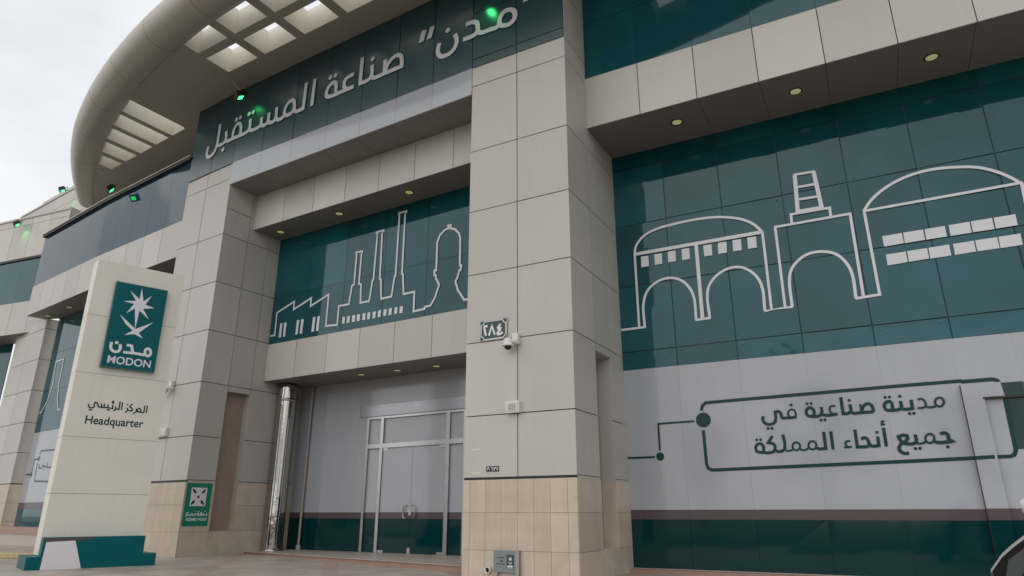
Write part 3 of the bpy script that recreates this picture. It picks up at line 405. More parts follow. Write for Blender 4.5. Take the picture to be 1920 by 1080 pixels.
# white lower strip of the banner (beam face) and beam underside
mb = MB(); ux = [-10.97, -9.35, -7.72, -6.05, -4.48, -2.95, -1.5, -.03]
for i in range(7):
    mb.box(ux[i] + .004, ux[i + 1] - .004, -.028, .02, 13.34, 14.145, WRAP); mb.box(ux[i] + .004, ux[i + 1] - .004, -.036, .02, 13.235, 13.335, WRAP)
mb.box(-10.95, -.05, .021, .5, 13.25, 14.6, JOINT)
part(mb, 'beam', label='pale beam under the banner')
def soffit(name, x0, x1, y0, y1, z, nx, F=(0, 0, 0), m=SOFF):
    mb = MB(); e = (x1 - x0) / nx
    for i in range(nx): mb.box(x0 + e * i + (.006 if i else 0), x0 + e * (i + 1) - (.006 if i < nx - 1 else 0), y0, y1, z, z + .03, m)
    mb.box(x0, x1, y0, y1, z + .031, z + .06, JOINT)
    return part(mb, name, F)
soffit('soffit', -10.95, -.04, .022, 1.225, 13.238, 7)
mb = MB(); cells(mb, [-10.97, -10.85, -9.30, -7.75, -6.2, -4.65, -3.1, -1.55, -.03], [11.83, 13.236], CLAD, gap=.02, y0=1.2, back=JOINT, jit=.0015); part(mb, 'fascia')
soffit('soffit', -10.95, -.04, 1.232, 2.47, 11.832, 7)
# entrance glass with the factory drawing
mb = MB(); cells(mb, [-10.97, -9.0, -7.15, -5.3, -3.45, -1.6, -.03], [7.60, 9.45, 11.86], TEAL, gap=.012, y0=2.47, th=.02, back=GJOINT, jit=.004)
G1 = part(mb, 'glass_wall', label='teal glass with the chimney factory drawing')
mb = MB(); k = 0
for s in D['cd_line']: ribbon(mb, s, .070, 2.452 - k * .0008, DRAW); k += 1
for q in D['cd_sq']: mb.poly([(x, 2.456, z) for x, z in q], DRAW)
part(mb, 'drawing', parent=G1)
mb = MB(); cells(mb, [-10.97, -10.85, -9.30, -7.75, -6.2, -4.65, -3.1, -1.55, -.03], [6.22, 7.60], CLAD, gap=.02, y0=2.44, back=JOINT, jit=.0015); part(mb, 'fascia')
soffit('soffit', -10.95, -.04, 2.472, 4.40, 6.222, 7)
# entrance wall with printed vinyl, door
DY = 4.20
mb = MB()
for a, b in ((-10.97, -9.3), (-9.3, -7.62), (-7.62, -.03)):
    mb.box(a + .002, b - .002, DY, DY + .02, 1.64, 6.22, WRAP); mb.box(a + .002, b - .002, DY, DY + .02, 1.44, 1.638, STRIPE); mb.box(a + .002, b - .002, DY, DY + .02, .38, 1.438, TEALD)
mb.box(-10.97, -.03, DY + .021, DY + .05, .38, 6.22, GJOINT)
part(mb, 'entrance_wall', label='white and teal vinyl wall around the glass door')
mb = MB()
for x0, x1 in ((-7.19, -7.08), (-6.53, -6.40), (-3.70, -3.55), (-3.0, -2.88)):
    mb.box(x0, x1, DY - .075, DY - .002, .382, 4.83, STEEL)
for x0, x1 in ((-7.08, -6.53), (-6.40, -3.70), (-3.55, -3.0)):
    mb.box(x0, x1, DY - .072, DY - .003, 3.74, 3.90, STEEL); mb.box(x0, x1, DY - .072, DY - .003, 4.75, 4.83, STEEL)
mb.box(-7.60, -2.88, DY - .02, DY - .001, 4.86, 5.26, HEADER)
DOOR = part(mb, 'door', bevel=.006)
mb = MB()
for x0, x1 in ((-6.395, -5.085), (-5.075, -3.705)):
    mb.box(x0, x1, DY - .03, DY - .012, 1.642, 3.735, WRAP); mb.box(x0, x1, DY - .03, DY - .012, 1.442, 1.640, STRIPE); mb.box(x0, x1, DY - .03, DY - .012, .39, 1.440, TEALD)
    mb.box(x0, x0 + .22, DY - .045, DY - .031, 3.66, 3.735, STEEL) if x0 < -6 else mb.box(x1 - .22, x1, DY - .045, DY - .031, 3.66, 3.735, STEEL)
mb.box(-6.395, -6.15, DY - .045, DY - .031, .385, .46, STEEL); mb.box(-5.14, -5.02, DY - .045, DY - .031, .385, .56, STEEL); mb.box(-3.95, -3.705, DY - .045, DY - .031, .385, .46, STEEL)
part(mb, 'door_leaf', parent=DOOR)
for s in (-1, 1):
    mb = MB(); x = -5.08 + s * .24; x2 = -5.08 + s * .12
    mb.tube([(x2, DY - .03, 1.84), (x2, DY - .09, 1.845), (x - s * .04, DY - .10, 1.85), (x, DY - .10, 1.81), (x, DY - .10, 1.50), (x - s * .04, DY - .10, 1.46), (x2, DY - .09, 1.465), (x2, DY - .03, 1.47)], .019, STEEL, 10)
    part(mb, 'handle', parent=DOOR)
mb = MB(); mb.box(-5.13, -5.03, DY - .05, DY - .031, 1.55, 1.74, STEEL); part(mb, 'lock', parent=DOOR)
# entrance step
mb = MB(); mb.prism([(-10.97, 2.45), (-.05, .75), (-.05, 4.19), (-10.97, 4.19)], .362, .38, SLAB); mb.prism([(-10.97, 2.49), (-.05, .79), (-.05, 4.1), (-10.97, 4.1)], .05, .361, PINK)
part(mb, 'entrance_step')

# ------------------------------------------------------------------ right bay
us = [-.04, 1.53, 3.10, 4.68, 6.25, 7.80, 9.40, 10.96, 12.5, 14.0]
mb = MB(); cells(mb, us, [5.36, 5.86, 7.77, 9.66, 11.5, 12.08], TEAL, gap=.026, th=.02, back=GJOINT, jit=.014)
G2 = part(mb, 'glass_wall', FR, label='teal glass with the domed halls drawing')
mb = MB(); k = 0
for key, wd, sm in (('dr_smooth', .072, True), ('dr_line', .066, False), ('dr_thick', .10, False)):
    for s in D[key]: ribbon(mb, s, wd, -.023 - k * .0008, DRAW, sm); k += 1
for q in D['dr_sq']: mb.poly([(x, -.024, z) for x, z in q], DRAW)
part(mb, 'drawing', parent=G2)
rv = random.Random(3); fix = MB(); fix.lathe((0, 0, 0), [(.018, -.01), (.018, .004), (.001, .006)], FIXM, 8, 'y'); fix0 = None     # point fixings of the glazing
for x in us[1:-1]:
    for z in (5.86, 7.77, 9.66):
        for dx, dz in ((-.16, .1), (.16, .1), (-.16, -.1), (.16, -.1)):
            if rv.random() < .8:
                if fix0 is None: fx_ = fix0 = part(fix, 'glass_fixing', parent=G2)
                else: fx_ = fix0.copy(); sc.collection.objects.link(fx_); fx_.parent = G2
                fx_.location = (x + dx, -.015, z + dz)
mb = MB()
for x0, x1 in ((-.04, 1.53), (1.53, 3.10), (3.10, 4.68), (4.68, 6.25), (6.25, 7.738), (8.88, 10.96), (10.96, 14)):
    mb.box(x0 + .0012, x1 - .0012, 0, .02, 1.69, 5.356, WRAP, .003); mb.box(x0 + .0012, x1 - .0012, 0, .02, 1.46, 1.688, STRIPE); mb.box(x0 + .005, x1 - .005, 0, .02, .30, 1.458, TEALD, .004)
mb.box(7.738, 8.88, .0, .02, 4.29, 5.356, WRAP)
mb.box(0, 14, .021, .05, .25, 5.36, GJOINT)
VW = part(mb, 'vinyl_wall', FR, label='white vinyl wall with framed green Arabic writing')
for up in (True, False):
  mb = MB(); k = 0
  on = lambda p: (p[1] > 3.52 + (p[0] - 3.2) * .012) == up
  for s in D['txt_str']:
    if not on((sum(q[0] for q in s) / len(s), sum(q[1] for q in s) / len(s))): continue
    ribbon(mb, s, .071 if max(math.dist(s[0], q) for q in s) > .22 else .046, -.007 - k * .0006, GREENV, True); k += 1
  for x, z in D['txt_dot']:
    if on((x, z)): mb.disc(x, z, .036, -.006, GREENV)
  part(mb, 'lettering', parent=VW)
mb = MB()
for s in D['frm_thin']: ribbon(mb, s, .052, -.005, GREENV)
for s in D['frm_thick']: ribbon(mb, s, .080, -.006, GREENV)
for (c, e) in D['frm_circ']: mb.disc(c[0], c[1], math.dist(c, e), -.0075, GREENV, 28)
mb.poly([(8.885, -.005, 2.88), (14, -.005, 2.88), (14, -.005, 4.27), (8.885, -.005, 4.27)], TEALD)
part(mb, 'frame_graphic', parent=VW)
# protruding casing at the right of the wall
mb = MB()
mb.box(7.745, 8.13, -.12, -.001, 1.70, 4.288, WRAP); mb.box(8.13, 8.86, -.12, -.001, 3.99, 4.288, WRAP)
mb.box(7.745, 8.13, -.12, -.001, 1.47, 1.698, STRIPE); mb.box(7.745, 8.13, -.12, -.001, .30, 1.468, TEALD)
mb.box(7.736, 7.744, -.118, -.002, .30, 4.288, BLACK); mb.box(8.10, 9.2, -.122, -.03, 3.945, 3.988, BLACK)
mb.box(8.132, 8.86, -.035, -.001, 1.70, 3.944, WRAP); mb.box(8.132, 8.86, -.035, -.001, 1.47, 1.698, STRIPE); mb.box(8.132, 8.86, -.035, -.001, .30, 1.468, TEALD)
CAS = part(mb, 'door_casing', FR, label='white protruding casing with a dark lintel line')
mb = MB()
for s in D['frm_box'][1:]: ribbon(mb, s, .080, -.1225, GREENV)
ribbon(mb, [(7.78, 4.37), (8.36, 4.375), (8.44, 4.345), (8.475, 4.27)], .085, -.006, GREENV)
mb.poly([(8.50, -.1215, 3.99), (8.858, -.1215, 3.99), (8.858, -.1215, 4.27), (8.478, -.1215, 4.27)], TEALD)
ribbon(mb, [(8.13, 2.735), (8.36, 2.735), (8.44, 2.765), (8.485, 2.86), (8.50, 3.94)], .08, -.0365, GREENV)
mb.poly([(8.52, -.036, 2.875), (8.858, -.036, 2.875), (8.858, -.036, 3.944), (8.52, -.036, 3.944)], TEALD)
part(mb, 'frame_graphic', parent=CAS)
mb = MB(); mb.box(0, 14, -.30, .02, .10, .285, PINK); mb.box(0, 14, -.05, .0, .286, .30, SLAB); part(mb, 'sill', FR)
fx = [-.06] + [1.54 + 1.555 * i for i in range(8)]
mb = MB(); cells(mb, fx, [12.0, 13.64], CLAD, gap=.022, back=JOINT, jit=.002); part(mb, 'fascia', FRF)
mb = MB(); sx = [-.06, 3.1, 4.65, 6.2, 7.76, 9.3, 12.4]
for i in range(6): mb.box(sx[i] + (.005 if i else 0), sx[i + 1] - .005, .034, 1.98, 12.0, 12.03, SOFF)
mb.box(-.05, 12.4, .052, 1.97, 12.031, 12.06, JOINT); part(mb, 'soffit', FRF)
mb = MB(); cells(mb, [-.06, 1.54, 3.1, 4.65, 6.2, 7.76, 9.3, 10.9, 12.4], [13.645, 15.6, 17.6, 19.5, 21.4], TEAL, gap=.012, y0=.03, th=.02, back=GJOINT, jit=.003); part(mb, 'glass_wall', FRF, label='upper teal glass above the right fascia')

# ------------------------------------------------------------------ left bay
mb = MB()
def lpanels(mb, zs, m, y0=0.0, th=.03, gap=.02, jit=0.0, step=1.5, back=JOINT):
    mb.tf(); mb.T = None
    a = [-7.0 + step * 0, *[-7.0 + 7.0 * i / 5 for i in range(1, 6)]]
    cells(mb, [-7.0 + 7.0 * i / 5 for i in range(6)], zs, m, gap, y0, th, None, jit, back)
    c, q = math.cos(R_(-1.9)), math.sin(R_(-1.9)); mb.T = (-7.0, 0, c, q)
    cells(mb, [-7.0 + 7.0 * i / 5 for i in range(6)], zs, m, gap, y0, th, None, jit, back); mb.T = None
lpanels(mb, [10.97, 12.5], CLAD, jit=.0015); part(mb, 'fascia', FM)
mb = MB(); lpanels(mb, [12.505, 15.18], BLUEG, y0=.03, th=.02, gap=.008, jit=.003, back=GJOINT); part(mb, 'glass_wall', FM, label='blue grey band of glass on the left bay')
mb = MB()
def lstrip(mb, y0, y1, z0, z1, m):
    mb.T = None; mb.box(-7.0, 0, y0, y1, z0, z1, m); mb.tf(-7.0, 0, -1.9); mb.box(-7.0, -.0, y0, y1, z0, z1, m); mb.T = None
lstrip(mb, -.10, .06, 15.185, 15.30, BLACK); lstrip(mb, -.14, 2.0, 15.302, 15.34, CLAD); part(mb, 'ledge', FM)
mb = MB(); mb.tf(0, 0, 0); mb.T = None
wz = [15.345, 17.0, 18.6, 19.35]
cells(mb, [-23.4 + 23.4 * i / 15 for i in range(16)], wz, CLAD, gap=.018, y0=1.85, back=JOINT)
mb.box(-16.3, 0, 1.80, 2.3, 19.352, 19.62, CLAD); mb.box(-20.3, -16.302, 1.80, 2.3, 19.352, 19.56, CLAD); mb.box(-23.4, -20.302, 1.80, 2.3, 19.352, 19.46, CLAD); part(mb, 'upper_wall', FM)
# soffit of the left bay
def W2(F, x, y): o = off(F, x, y); return (o[0], o[1])
mb = MB(); pts = [W2(FM, 0, .035), W2(FM, 0, 2.6), W2(FNG, 0, .02), W2(FL, -7.0, .8), W2(FL, -7.0, .035), W2(FM, -7.0, .035)]
mb.prism(list(reversed(pts)), 10.975, 11.0, SOFF); part(mb, 'soffit')
# glass behind
mb = MB(); cells(mb, [0, 1.5, 3.0, 4.5, 6, 7.5, 9, 10.5, 12.0, 13.3], [5.26, 7.2, 9.1, 10.98], TEAL, gap=.012, th=.02, back=GJOINT, jit=.004)
G3 = part(mb, 'glass_wall', FNG, label='teal glass with the cooling tower drawing')
mb = MB()
for s in D['ld_line']: ribbon(mb, s, .065, -.016, DRAW)
part(mb, 'drawing', parent=G3)
mb = MB(); mb.box(0, 13.3, 0, .02, 2.08, 5.256, WRAP); mb.box(0, 13.3, 0, .02, 1.80, 2.078, STRIPE); mb.box(0, 13.3, 0, .02, 1.05, 1.798, TEAL); mb.box(0, 13.3, .021, .05, .6, 5.26, GJOINT)
V3 = part(mb, 'vinyl_wall', FNG, label='white vinyl strip behind the pylon')
mb = MB()
for s in D['lf_line']: ribbon(mb, s, .07, -.004, GREENV)
for c, e in D['lf_circ']: mb.disc(c[0], c[1], .11, -.006, GREENV)
for s in D['lf_txt']: ribbon(mb, s, .06, -.005, GREENV, True)
part(mb, 'frame_graphic', parent=V3)
mb = MB(); mb.box(-.5, 13.3, -.55, .02, .75, 1.045, PINK); mb.box(-.5, 13.3, -.52, .02, .3, .749, SLAB); part(mb, 'sill', FNG)
# far left pillar
mb = MB(); mb.box(-3.9, -.05, .05, 3.0, .2, 10.97, JOINT)
cells(mb, [-3.96, -1.98, 0], [2.95, 4.36, 5.78, 7.35, 8.90, 10.47, 10.97], CLAD, gap=.024, back=None, jit=.002)
mb.tf(0, 0, 90); cells(mb, [.034, .6], [2.95, 4.36, 5.78, 7.35, 8.90, 10.47, 10.97], CLADG, gap=.024, back=None)
NP = part(mb, 'pillar', FN, label='far left pillar at the edge of the picture')
mb = MB(); cells(mb, [-3.96, -3.3, -2.64, -1.98, -1.32, -.66, 0], [.35, 1.25, 2.08, 2.90], TILE, gap=.008, y0=-.012, th=.045, back=None); mb.box(-3.95, -.01, .034, .048, .35, 2.93, GROUT); mb.tf(0, 0, 90); cells(mb, [.034, .6], [.35, 1.25, 2.08, 2.90], TILE, gap=.008, y0=-.012, th=.045, back=None); mb.T = None
part(mb, 'tile_base', parent=NP)
# far wing
wu = [-12 + 1.5 * i for i in range(10)]
mb = MB(); cells(mb, wu, [10.62, 12.4], CLAD, gap=.02, back=JOINT); part(mb, 'fascia', FW)
mb = MB(); cells(mb, wu, [12.405, 14.9], TEAL, gap=.008, y0=.03, th=.02, back=GJOINT, jit=.003); part(mb, 'glass_wall', FW, label='teal glass band of the far wing')
mb = MB(); mb.box(-12, 1.5, -.06, .06, 14.905, 15.03, BLACK); mb.box(-12, 1.5, -.05, .2, 15.032, 15.06, CLAD); part(mb, 'ledge', FW)
mb = MB(); cells(mb, wu, [15.062, 17.1, 17.5], CLAD, gap=.02, y0=0, back=JOINT); mb.box(-12, 1.5, -.05, .5, 17.502, 17.62, CLAD); mb.box(1.1, 1.499, .052, 1.0, 15.07, 17.5, CLAD); part(mb, 'upper_wall', FW)
mb = MB(); mb.box(-12, 1.5, .034, 1.5, 10.625, 10.66, SOFF); part(mb, 'soffit', FW)
mb = MB(); cells(mb, wu[:7] , [5.3, 7.2, 9.1, 10.62], TEAL, gap=.012, y0=1.4, th=.02, back=GJOINT, jit=.004); mb.box(-12, -3, 1.4, 1.42, 1.0, 5.296, WRAP); ribbon(mb, [(-4.9, 8.05), (-3.7, 8.05), (-3.7, 6.9), (-4.9, 6.9)], .09, 1.385, DRAW); ribbon(mb, [(-4.9, 7.75), (-3.85, 7.75), (-3.85, 7.0)], .07, 1.3845, DRAW)
part(mb, 'glass_wall', FW, label='recessed teal glass of the far wing')

# ------------------------------------------------------------------ canopy
CX, CY, R0 = -5.45, 37.5, 40.73
def arc(r, a0, a1, n): return [(CX + r * math.sin(R_(a0 + (a1 - a0) * i / n)), CY - r * math.cos(R_(a0 + (a1 - a0) * i / n))) for i in range(n + 1)]
def ycirc(x, r): return CY - math.sqrt(r * r - (x - CX) ** 2)
cu = bpy.data.curves.new('canopy', 'CURVE'); cu.dimensions = '2D'; cu.fill_mode = 'BOTH'; cu.extrude = .5
def spl(pts):
    s = cu.splines.new('POLY'); s.points.add(len(pts) - 1); s.use_cyclic_u = True
    for p, (x, y) in zip(s.points, pts): p.co = (x, y, 0, 1)
spl(arc(R0 + .35, -30.6, 30.6, 60) + [(15.4, 3.0), (-26.3, 3.0)])
holes = []
for i in range(5):
    x0, x1 = -10.56 + 2.04 * i, -8.92 + 2.04 * i
    holes.append([(x0, -1.96), (x1, -1.96), (x1, -1.02), (x0, -1.02)])
    a, b = ycirc(x0, R0 - .03), ycirc(x1, R0 - .03)
    holes.append([(x0, max(a, -3.15)), (x1, max(b, -3.15)), (x1, -2.29), (x0, -2.29)])
for i in range(6):
    x1, x0 = -15.5 - 1.36 * i, -16.56 - 1.34 * i
    y1 = .55 + .085 * i
    h = [(x0, ycirc(x0, R0 - .03)), (x1, ycirc(x1, R0 - .03)), (x1, y1), (x0, y1 + .06)]
    if h[0][1] > y1 - .1: h = [(x0 + .5, y1 - .05), (x1, h[1][1]), (x1, y1), (x0 + .5, y1 + .03)]
    holes.append(h); holes.append([(2 * CX - x, y) for x, y in h])
for h in holes: spl(h)
tmp = bpy.data.objects.new('tmp', cu); sc.collection.objects.link(tmp); dg = bpy.context.evaluated_depsgraph_get(); dg.update()
me = bpy.data.meshes.new_from_object(tmp.evaluated_get(dg)); bpy.data.objects.remove(tmp)
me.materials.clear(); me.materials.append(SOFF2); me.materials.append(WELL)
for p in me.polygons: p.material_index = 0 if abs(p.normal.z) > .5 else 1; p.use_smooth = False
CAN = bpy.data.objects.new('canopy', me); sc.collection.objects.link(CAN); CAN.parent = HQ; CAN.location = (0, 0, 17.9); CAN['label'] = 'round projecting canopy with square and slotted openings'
mb = MB(); nseg = 16; span = 31.6
sec = [(R0 + .52 + .70 * math.cos(R_(t)), .44 - .5 + .70 * math.sin(R_(t))) for t in range(-180, 181, 15)]
for i in range(nseg):
    a0, a1 = -span + 2 * span * i / nseg + .012, -span + 2 * span * (i + 1) / nseg - .012
    vs = []; fs = []; m_ = 6
    for k in range(m_ + 1):
        a = R_(a0 + (a1 - a0) * k / m_); q_ = 1 - .30 * min(max((abs(math.degrees(a)) - 20) / 11.5, 0), 1) ** 1.3; vs += [(CX + (R0 + (r - R0) * q_) * math.sin(a), CY - (R0 + (r - R0) * q_) * math.cos(a), -.5 + (z + .5) * q_) for r, z in sec]
    ns = len(sec)
    for k in range(m_): fs += [(k * ns + j, (k + 1) * ns + j, (k + 1) * ns + j + 1, k * ns + j + 1) for j in range(ns - 1)]
    mb.add(vs, fs, RIMM, True)
rr_ = []; ps_ = []
for i in range(65):
    a = -span + 2 * span * i / 64; q_ = 1 - .30 * min(max((abs(a) - 20) / 11.5, 0), 1) ** 1.3; r = R0 + .52 * q_; ps_.append((CX + r * math.sin(R_(a)), CY - r * math.cos(R_(a)), -.5 + .44 * q_)); rr_.append(.682 * q_)
mb.tube(ps_, [q - .012 for q in rr_], JOINT, 24)
part(mb, 'canopy_rim', parent=CAN)
# upper storey set back above the canopy
mb = MB(); cells(mb, [-13.2 + 1.55 * i for i in range(12)], [18.41, 20.3, 22.0], CLAD, gap=.02, y0=2.2, back=JOINT); mb.box(-13.2, 3.8, 2.1, 2.6, 22.002, 22.2, CLAD); part(mb, 'upper_wall')

# ------------------------------------------------------------------ recessed downlights
def downlight(x, y, z):
    mb = MB(); mb.lathe((0, 0, 0), [(.165, .002), (.17, -.012), (.142, -.02), (.132, -.006)], DARKPL, 20); o = mb.build('downlight', HQ, (x, y, z))
    mb = MB(); mb.lathe((0, 0, 0), [(.133, -.008), (.10, -.020), (.001, -.025)], LENS, 20); mb.build('lens', o)
for k_ in ('lt_center', 'lt_right'):
    for x, d, z in D[k_]: downlight(x, -d, 11.832 if k_ == 'lt_center' else 12.0)
for x, d, z in D['lt_ledge']: downlight(x, -d, 6.222)
for x, d, z in D['lt_left']: downlight(x, -d, 10.974)

# ------------------------------------------------------------------ column, pipe
mb = MB(); zb = .381
mb.tube([(0, 0, zb), (0, 0, 5.6)], .36, CHROME, 32); mb.tube([(0, 0, 5.6), (0, .0, 6.0), (.04, .02, 6.18)], [.36, .36, .34], CHROME, 32)
t = thing('steel_column', 'polished mirror-like round metal column left of the entrance door', 'column', (-10.52, 3.32, 0))
sh = mb.build('shaft', t)
mb = MB(); mb.lathe((0, 0, 5.60), [(.36, -.05), (.395, -.03), (.395, .03), (.36, .05)], CHROME, 32); mb.lathe((0, 0, zb), [(.41, 0), (.41, .04), (.36, .06)], CHROME, 32); mb.build('collar', t)
mb = MB(); mb.tube([(0, 0, .42), (0, 0, 6.2)], .045, PIPE, 12); mb.lathe((0, 0, .381), [(.09, 0), (.09, .15), (.046, .17)], PIPE, 12)
tag(mb.build('drain_pipe', None, (-10.05, 4.1, 0)), 'thin beige vertical pipe beside the mirror-like metal column', 'pipe')
# ------------------------------------------------------------------ sign pylon
YP = thing('sign_pylon', 'tall cream sign pylon with a teal logo sign standing on a teal base', 'sign', (-8.479, -2.245, 0), 72.7)
mb = MB()
b0, b1, y0, y1 = -2.64, -.345, .25, .95
zz = [.62, 2.09, 3.52, 5.22, 6.83, 8.45]
for j in range(5): mb.box(b0, b1, y0, y1, zz[j] + (.006 if j else 0), zz[j + 1] - (.006 if j < 4 else 0), PYL, .002)
mb.box(b0 + .012, b1 - .012, y0 + .012, y1 - .012, .62, 8.43, PYLJ)
mb.build('panel', YP)
mb = MB(); mb.box(-2.62, -.33, -.04, 1.05, .60, 1.04, SIGNT); mb.box(-2.90, 0, -.036, 1.25, .12, .60, SIGNT)
mb.build('plinth', YP)
mb = MB()
mb.poly([(-2.555, -.0445, .935), (-1.94, -.0445, .955), (-1.69, -.0445, .25), (-2.58, -.0445, .25)], WHITE)
mb.poly([(-2.60, -.0435, .94), (-1.94, -.0435, .94), (-1.4, -.0435, 1.03), (-2.60, -.0435, 1.03)], STRIPE)
mb.build('graphic', YP)
mb = MB(); sx0, sx1, sz0, sz1 = -2.125, -.765, 5.41, 7.87; fy = y0 - .14
mb.box(sx0, sx1, fy, y0 - .002, sz0, sz1, SIGNS)
SB = mb.build('sign_box', YP)
mb = MB(); mb.box(sx0 + .015, sx1 - .015, fy - .012, fy - .001, sz0 + .02, sz1 - .02, SIGNT); mb.build('face', SB)
mb = MB(); ly = fy - .016
def fan(mb, pts, y, m):
    cx = sum(p[0] for p in pts) / len(pts); cz = sum(p[1] for p in pts) / len(pts); n = len(pts)
    mb.add([(cx, y, cz)] + [(x, y, z) for x, z in pts], [(0, 1 + (i + 1) % n, 1 + i) for i in range(n)], m)
s_ = D['py_star']; hub = (sum(s_[i][0] for i in range(1, 16, 2)) / 8, sum(s_[i][1] for i in range(1, 16, 2)) / 8)
mb.add([(hub[0], ly, hub[1])] + [(x, ly, z) for x, z in s_], [(0, 1 + (i + 1) % 16, 1 + i) for i in range(16)], WHITE)
s_ = D['py_sword']; c0 = (s_[3][0] * .4 + s_[7][0] * .6, s_[1][1] - .04)
c0 = ((s_[1][0] + s_[5][0]) / 2, (s_[1][1] + s_[5][1]) / 2)
mb.add([(c0[0], ly, c0[1])] + [(x, ly, z) for x, z in s_], [(0, 1 + (i + 1) % 9, 1 + i) for i in range(9)], WHITE)
k = 0
for s in D['py_ar']: ribbon(mb, s, .075, ly - k * .0006, WHITE, True); k += 1
mb.disc(D['py_dot'][0][0], D['py_dot'][0][1], .045, ly, WHITE)
mb.build('emblem', SB)
text_part('lettering', 'MODON', -1.985, -.895, 5.52, 5.735, WHITE, SB, ly, bold=.016)
mb = MB(); k = 0
for s in D['py_hqar']: ribbon(mb, s, .034, y0 - .004 - k * .0005, GREENV, True); k += 1
for x, z in D['py_hqdot']: mb.disc(x, z, .022, y0 - .004, GREENV, 12)
mb.build('lettering', YP)
text_part('lettering', 'Headquarter', -2.20, -.78, 3.80, 4.09, GREENV, YP, y0 - .004, bold=.02)

# ------------------------------------------------------------------ signs and fittings on the right pillar
def onP(name, label, cat, group=None): return thing(name, label, cat, (FP[0], FP[1], 0), FP[2], group)
t = onP('number_sign', 'green enamel number plate with white Arabic digits on the right pillar', 'sign')
x0, x1, z0, z1 = .417, 1.207, 5.75, 6.285
mb = MB(); mb.box(x0, x1, -.03, -.002, z0, z1, NUMG); mb.build('plate', t, bevel=.006)
mb = MB(); e = .035; c = .09
def rim_(y, ins):
    a, b, q, r = x0 + ins, x1 - ins, z0 + ins, z1 - ins
    return [(a + c, q), (b - c, q), (b - c * .3, q + c * .3 + .02), (b, q + c), (b, r - c), (b - c * .7, r - c * .7), (b - c, r), (a + c, r), (a + c * .7, r - c * .7), (a, r - c), (a, q + c), (a + c * .7, q + c * .7), (a + c, q)]
ribbon(mb, rim_(0, e), .022, -.032, WHITE); ribbon(mb, [(x0 + .006, z0 + .006), (x1 - .006, z0 + .006), (x1 - .006, z1 - .006), (x0 + .006, z1 - .006), (x0 + .006, z0 + .006)], .012, -.0325, PALEPL); mb.build('border', t)
mb = MB()
for k, s in enumerate(D['num_dig']): ribbon(mb, s, .056, -.033 - k * .0006, WHITE)
mb.build('digits', t)
t = onP('number_sign', 'small black plate with four white Arabic digits low on the right pillar', 'sign')
q = D['num2']; mb = MB(); mb.box(.637, .987, -.015, -.002, 2.546, 2.669, DARKPL); mb.build('plate', t)
mb = MB()
for k, s in enumerate(D['num2_dig']): ribbon(mb, s, .016, -.017 - k * .0005, WHITE)
mb.build('digits', t)
t = onP('info_plaque', 'brushed metal plaque with a small teal emblem near the foot of the right pillar', 'sign')
mb = MB(); mb.box(.913, 1.477, -.10, -.075, .352, .812, FIXM); mb.build('plate', t, bevel=.004)
mb = MB(); mb.box(1.478, 1.56, -.10, -.016, .10, .812, STEEL); mb.build('post', t); mb = MB(); mb.box(.92, 1.0, -.074, -.016, .10, .80, STEEL); mb.build('post', t)
mb = MB(); mb.box(1.254, 1.435, -.104, -.101, .436, .72, NUMG)
hx, hz = 1.345, .635; st = []
for i in range(16):
    a = math.pi / 8 * i; r = .055 if i % 2 == 0 else .022; st.append((hx + r * math.sin(a), hz + r * math.cos(a)))
mb.add([(hx, -.1055, hz)] + [(x, -.1055, z) for x, z in st], [(0, 1 + (i + 1) % 16, 1 + i) for i in range(16)], WHITE)
ribbon(mb, [(1.30, .57), (1.345, .53), (1.39, .57)], .014, -.1055, WHITE); ribbon(mb, [(1.275, .485), (1.415, .485)], .03, -.1056, WHITE); ribbon(mb, [(1.275, .452), (1.415, .452)], .012, -.1057, WHITE)
mb.build('emblem', t)
mb = MB()
for (a, b, z) in ((1.0, 1.2, .66), (1.09, 1.15, .585), (.98, 1.21, .525)):
    ribbon(mb, [(a + (b - a) * i / 9, z + (.012 if i % 2 else -.008)) for i in range(10)], .010, -.102, DARKPL)
mb.build('lettering', t)
t = onP('pipe_outlet', 'short open pale pipe end sticking out of the right pillar base', 'pipe')
mb = MB(); mb.lathe((.746, -.012, .383), [(.060, .0), (.078, .0), (.078, .10), (.060, .10), (.060, .03)], PALEPL, 18, 'y'); mb.lathe((.746, -.02, .383), [(.059, .01), (.001, .01)], DARKPL, 18, 'y')
mb.build('pipe_end', t)
for z in (3.075, 2.523):
    mb = MB(); mb.box(.222, .478, -.006, -.001, z - .018, z + .018, PALEPL)
    tag(mb.build('label_strip', None, (FP[0], FP[1], 0), FP[2]), 'small white strip on the pillar panel, ' + ('upper of the two' if z > 3 else 'lower of the two, just above the black gap'), 'label strip', 'white strips on the right pillar')
def camera_dome(name, label, F, x, z, s=1.0, group='dome security cameras'):
    t = thing(name, label, 'camera', (F[0], F[1], 0), F[2], group)
    mb = MB(); mb.box(x + .0 * s, x + .16 * s, -.12 * s, -.002, z + .0 * s, z + .17 * s, PALEPL); mb.build('junction_box', t, bevel=.008)
    mb = MB(); mb.tube([(x + .12 * s, -.03, z - .06 * s), (x + .12 * s, -.16 * s, z - .06 * s), (x + .02 * s, -.20 * s, z - .05 * s)], .06 * s, PALEPL, 12); mb.build('bracket', t)
    cx = x - .06 * s; cy = -.22 * s; cz = z - .10 * s
    mb = MB(); mb.lathe((cx, cy, cz), [(.001, .13 * s), (.08 * s, .12 * s), (.115 * s, .07 * s), (.12 * s, -.02 * s), (.14 * s, -.05 * s), (.14 * s, -.07 * s), (.09 * s, -.08 * s)], PALEPL, 20); mb.build('housing', t)
    mb = MB(); mb.lathe((cx, cy, cz), [(.095 * s, -.075 * s), (.085 * s, -.12 * s), (.05 * s, -.155 * s), (.001, -.165 * s)], DARKPL, 18); mb.build('dome', t)
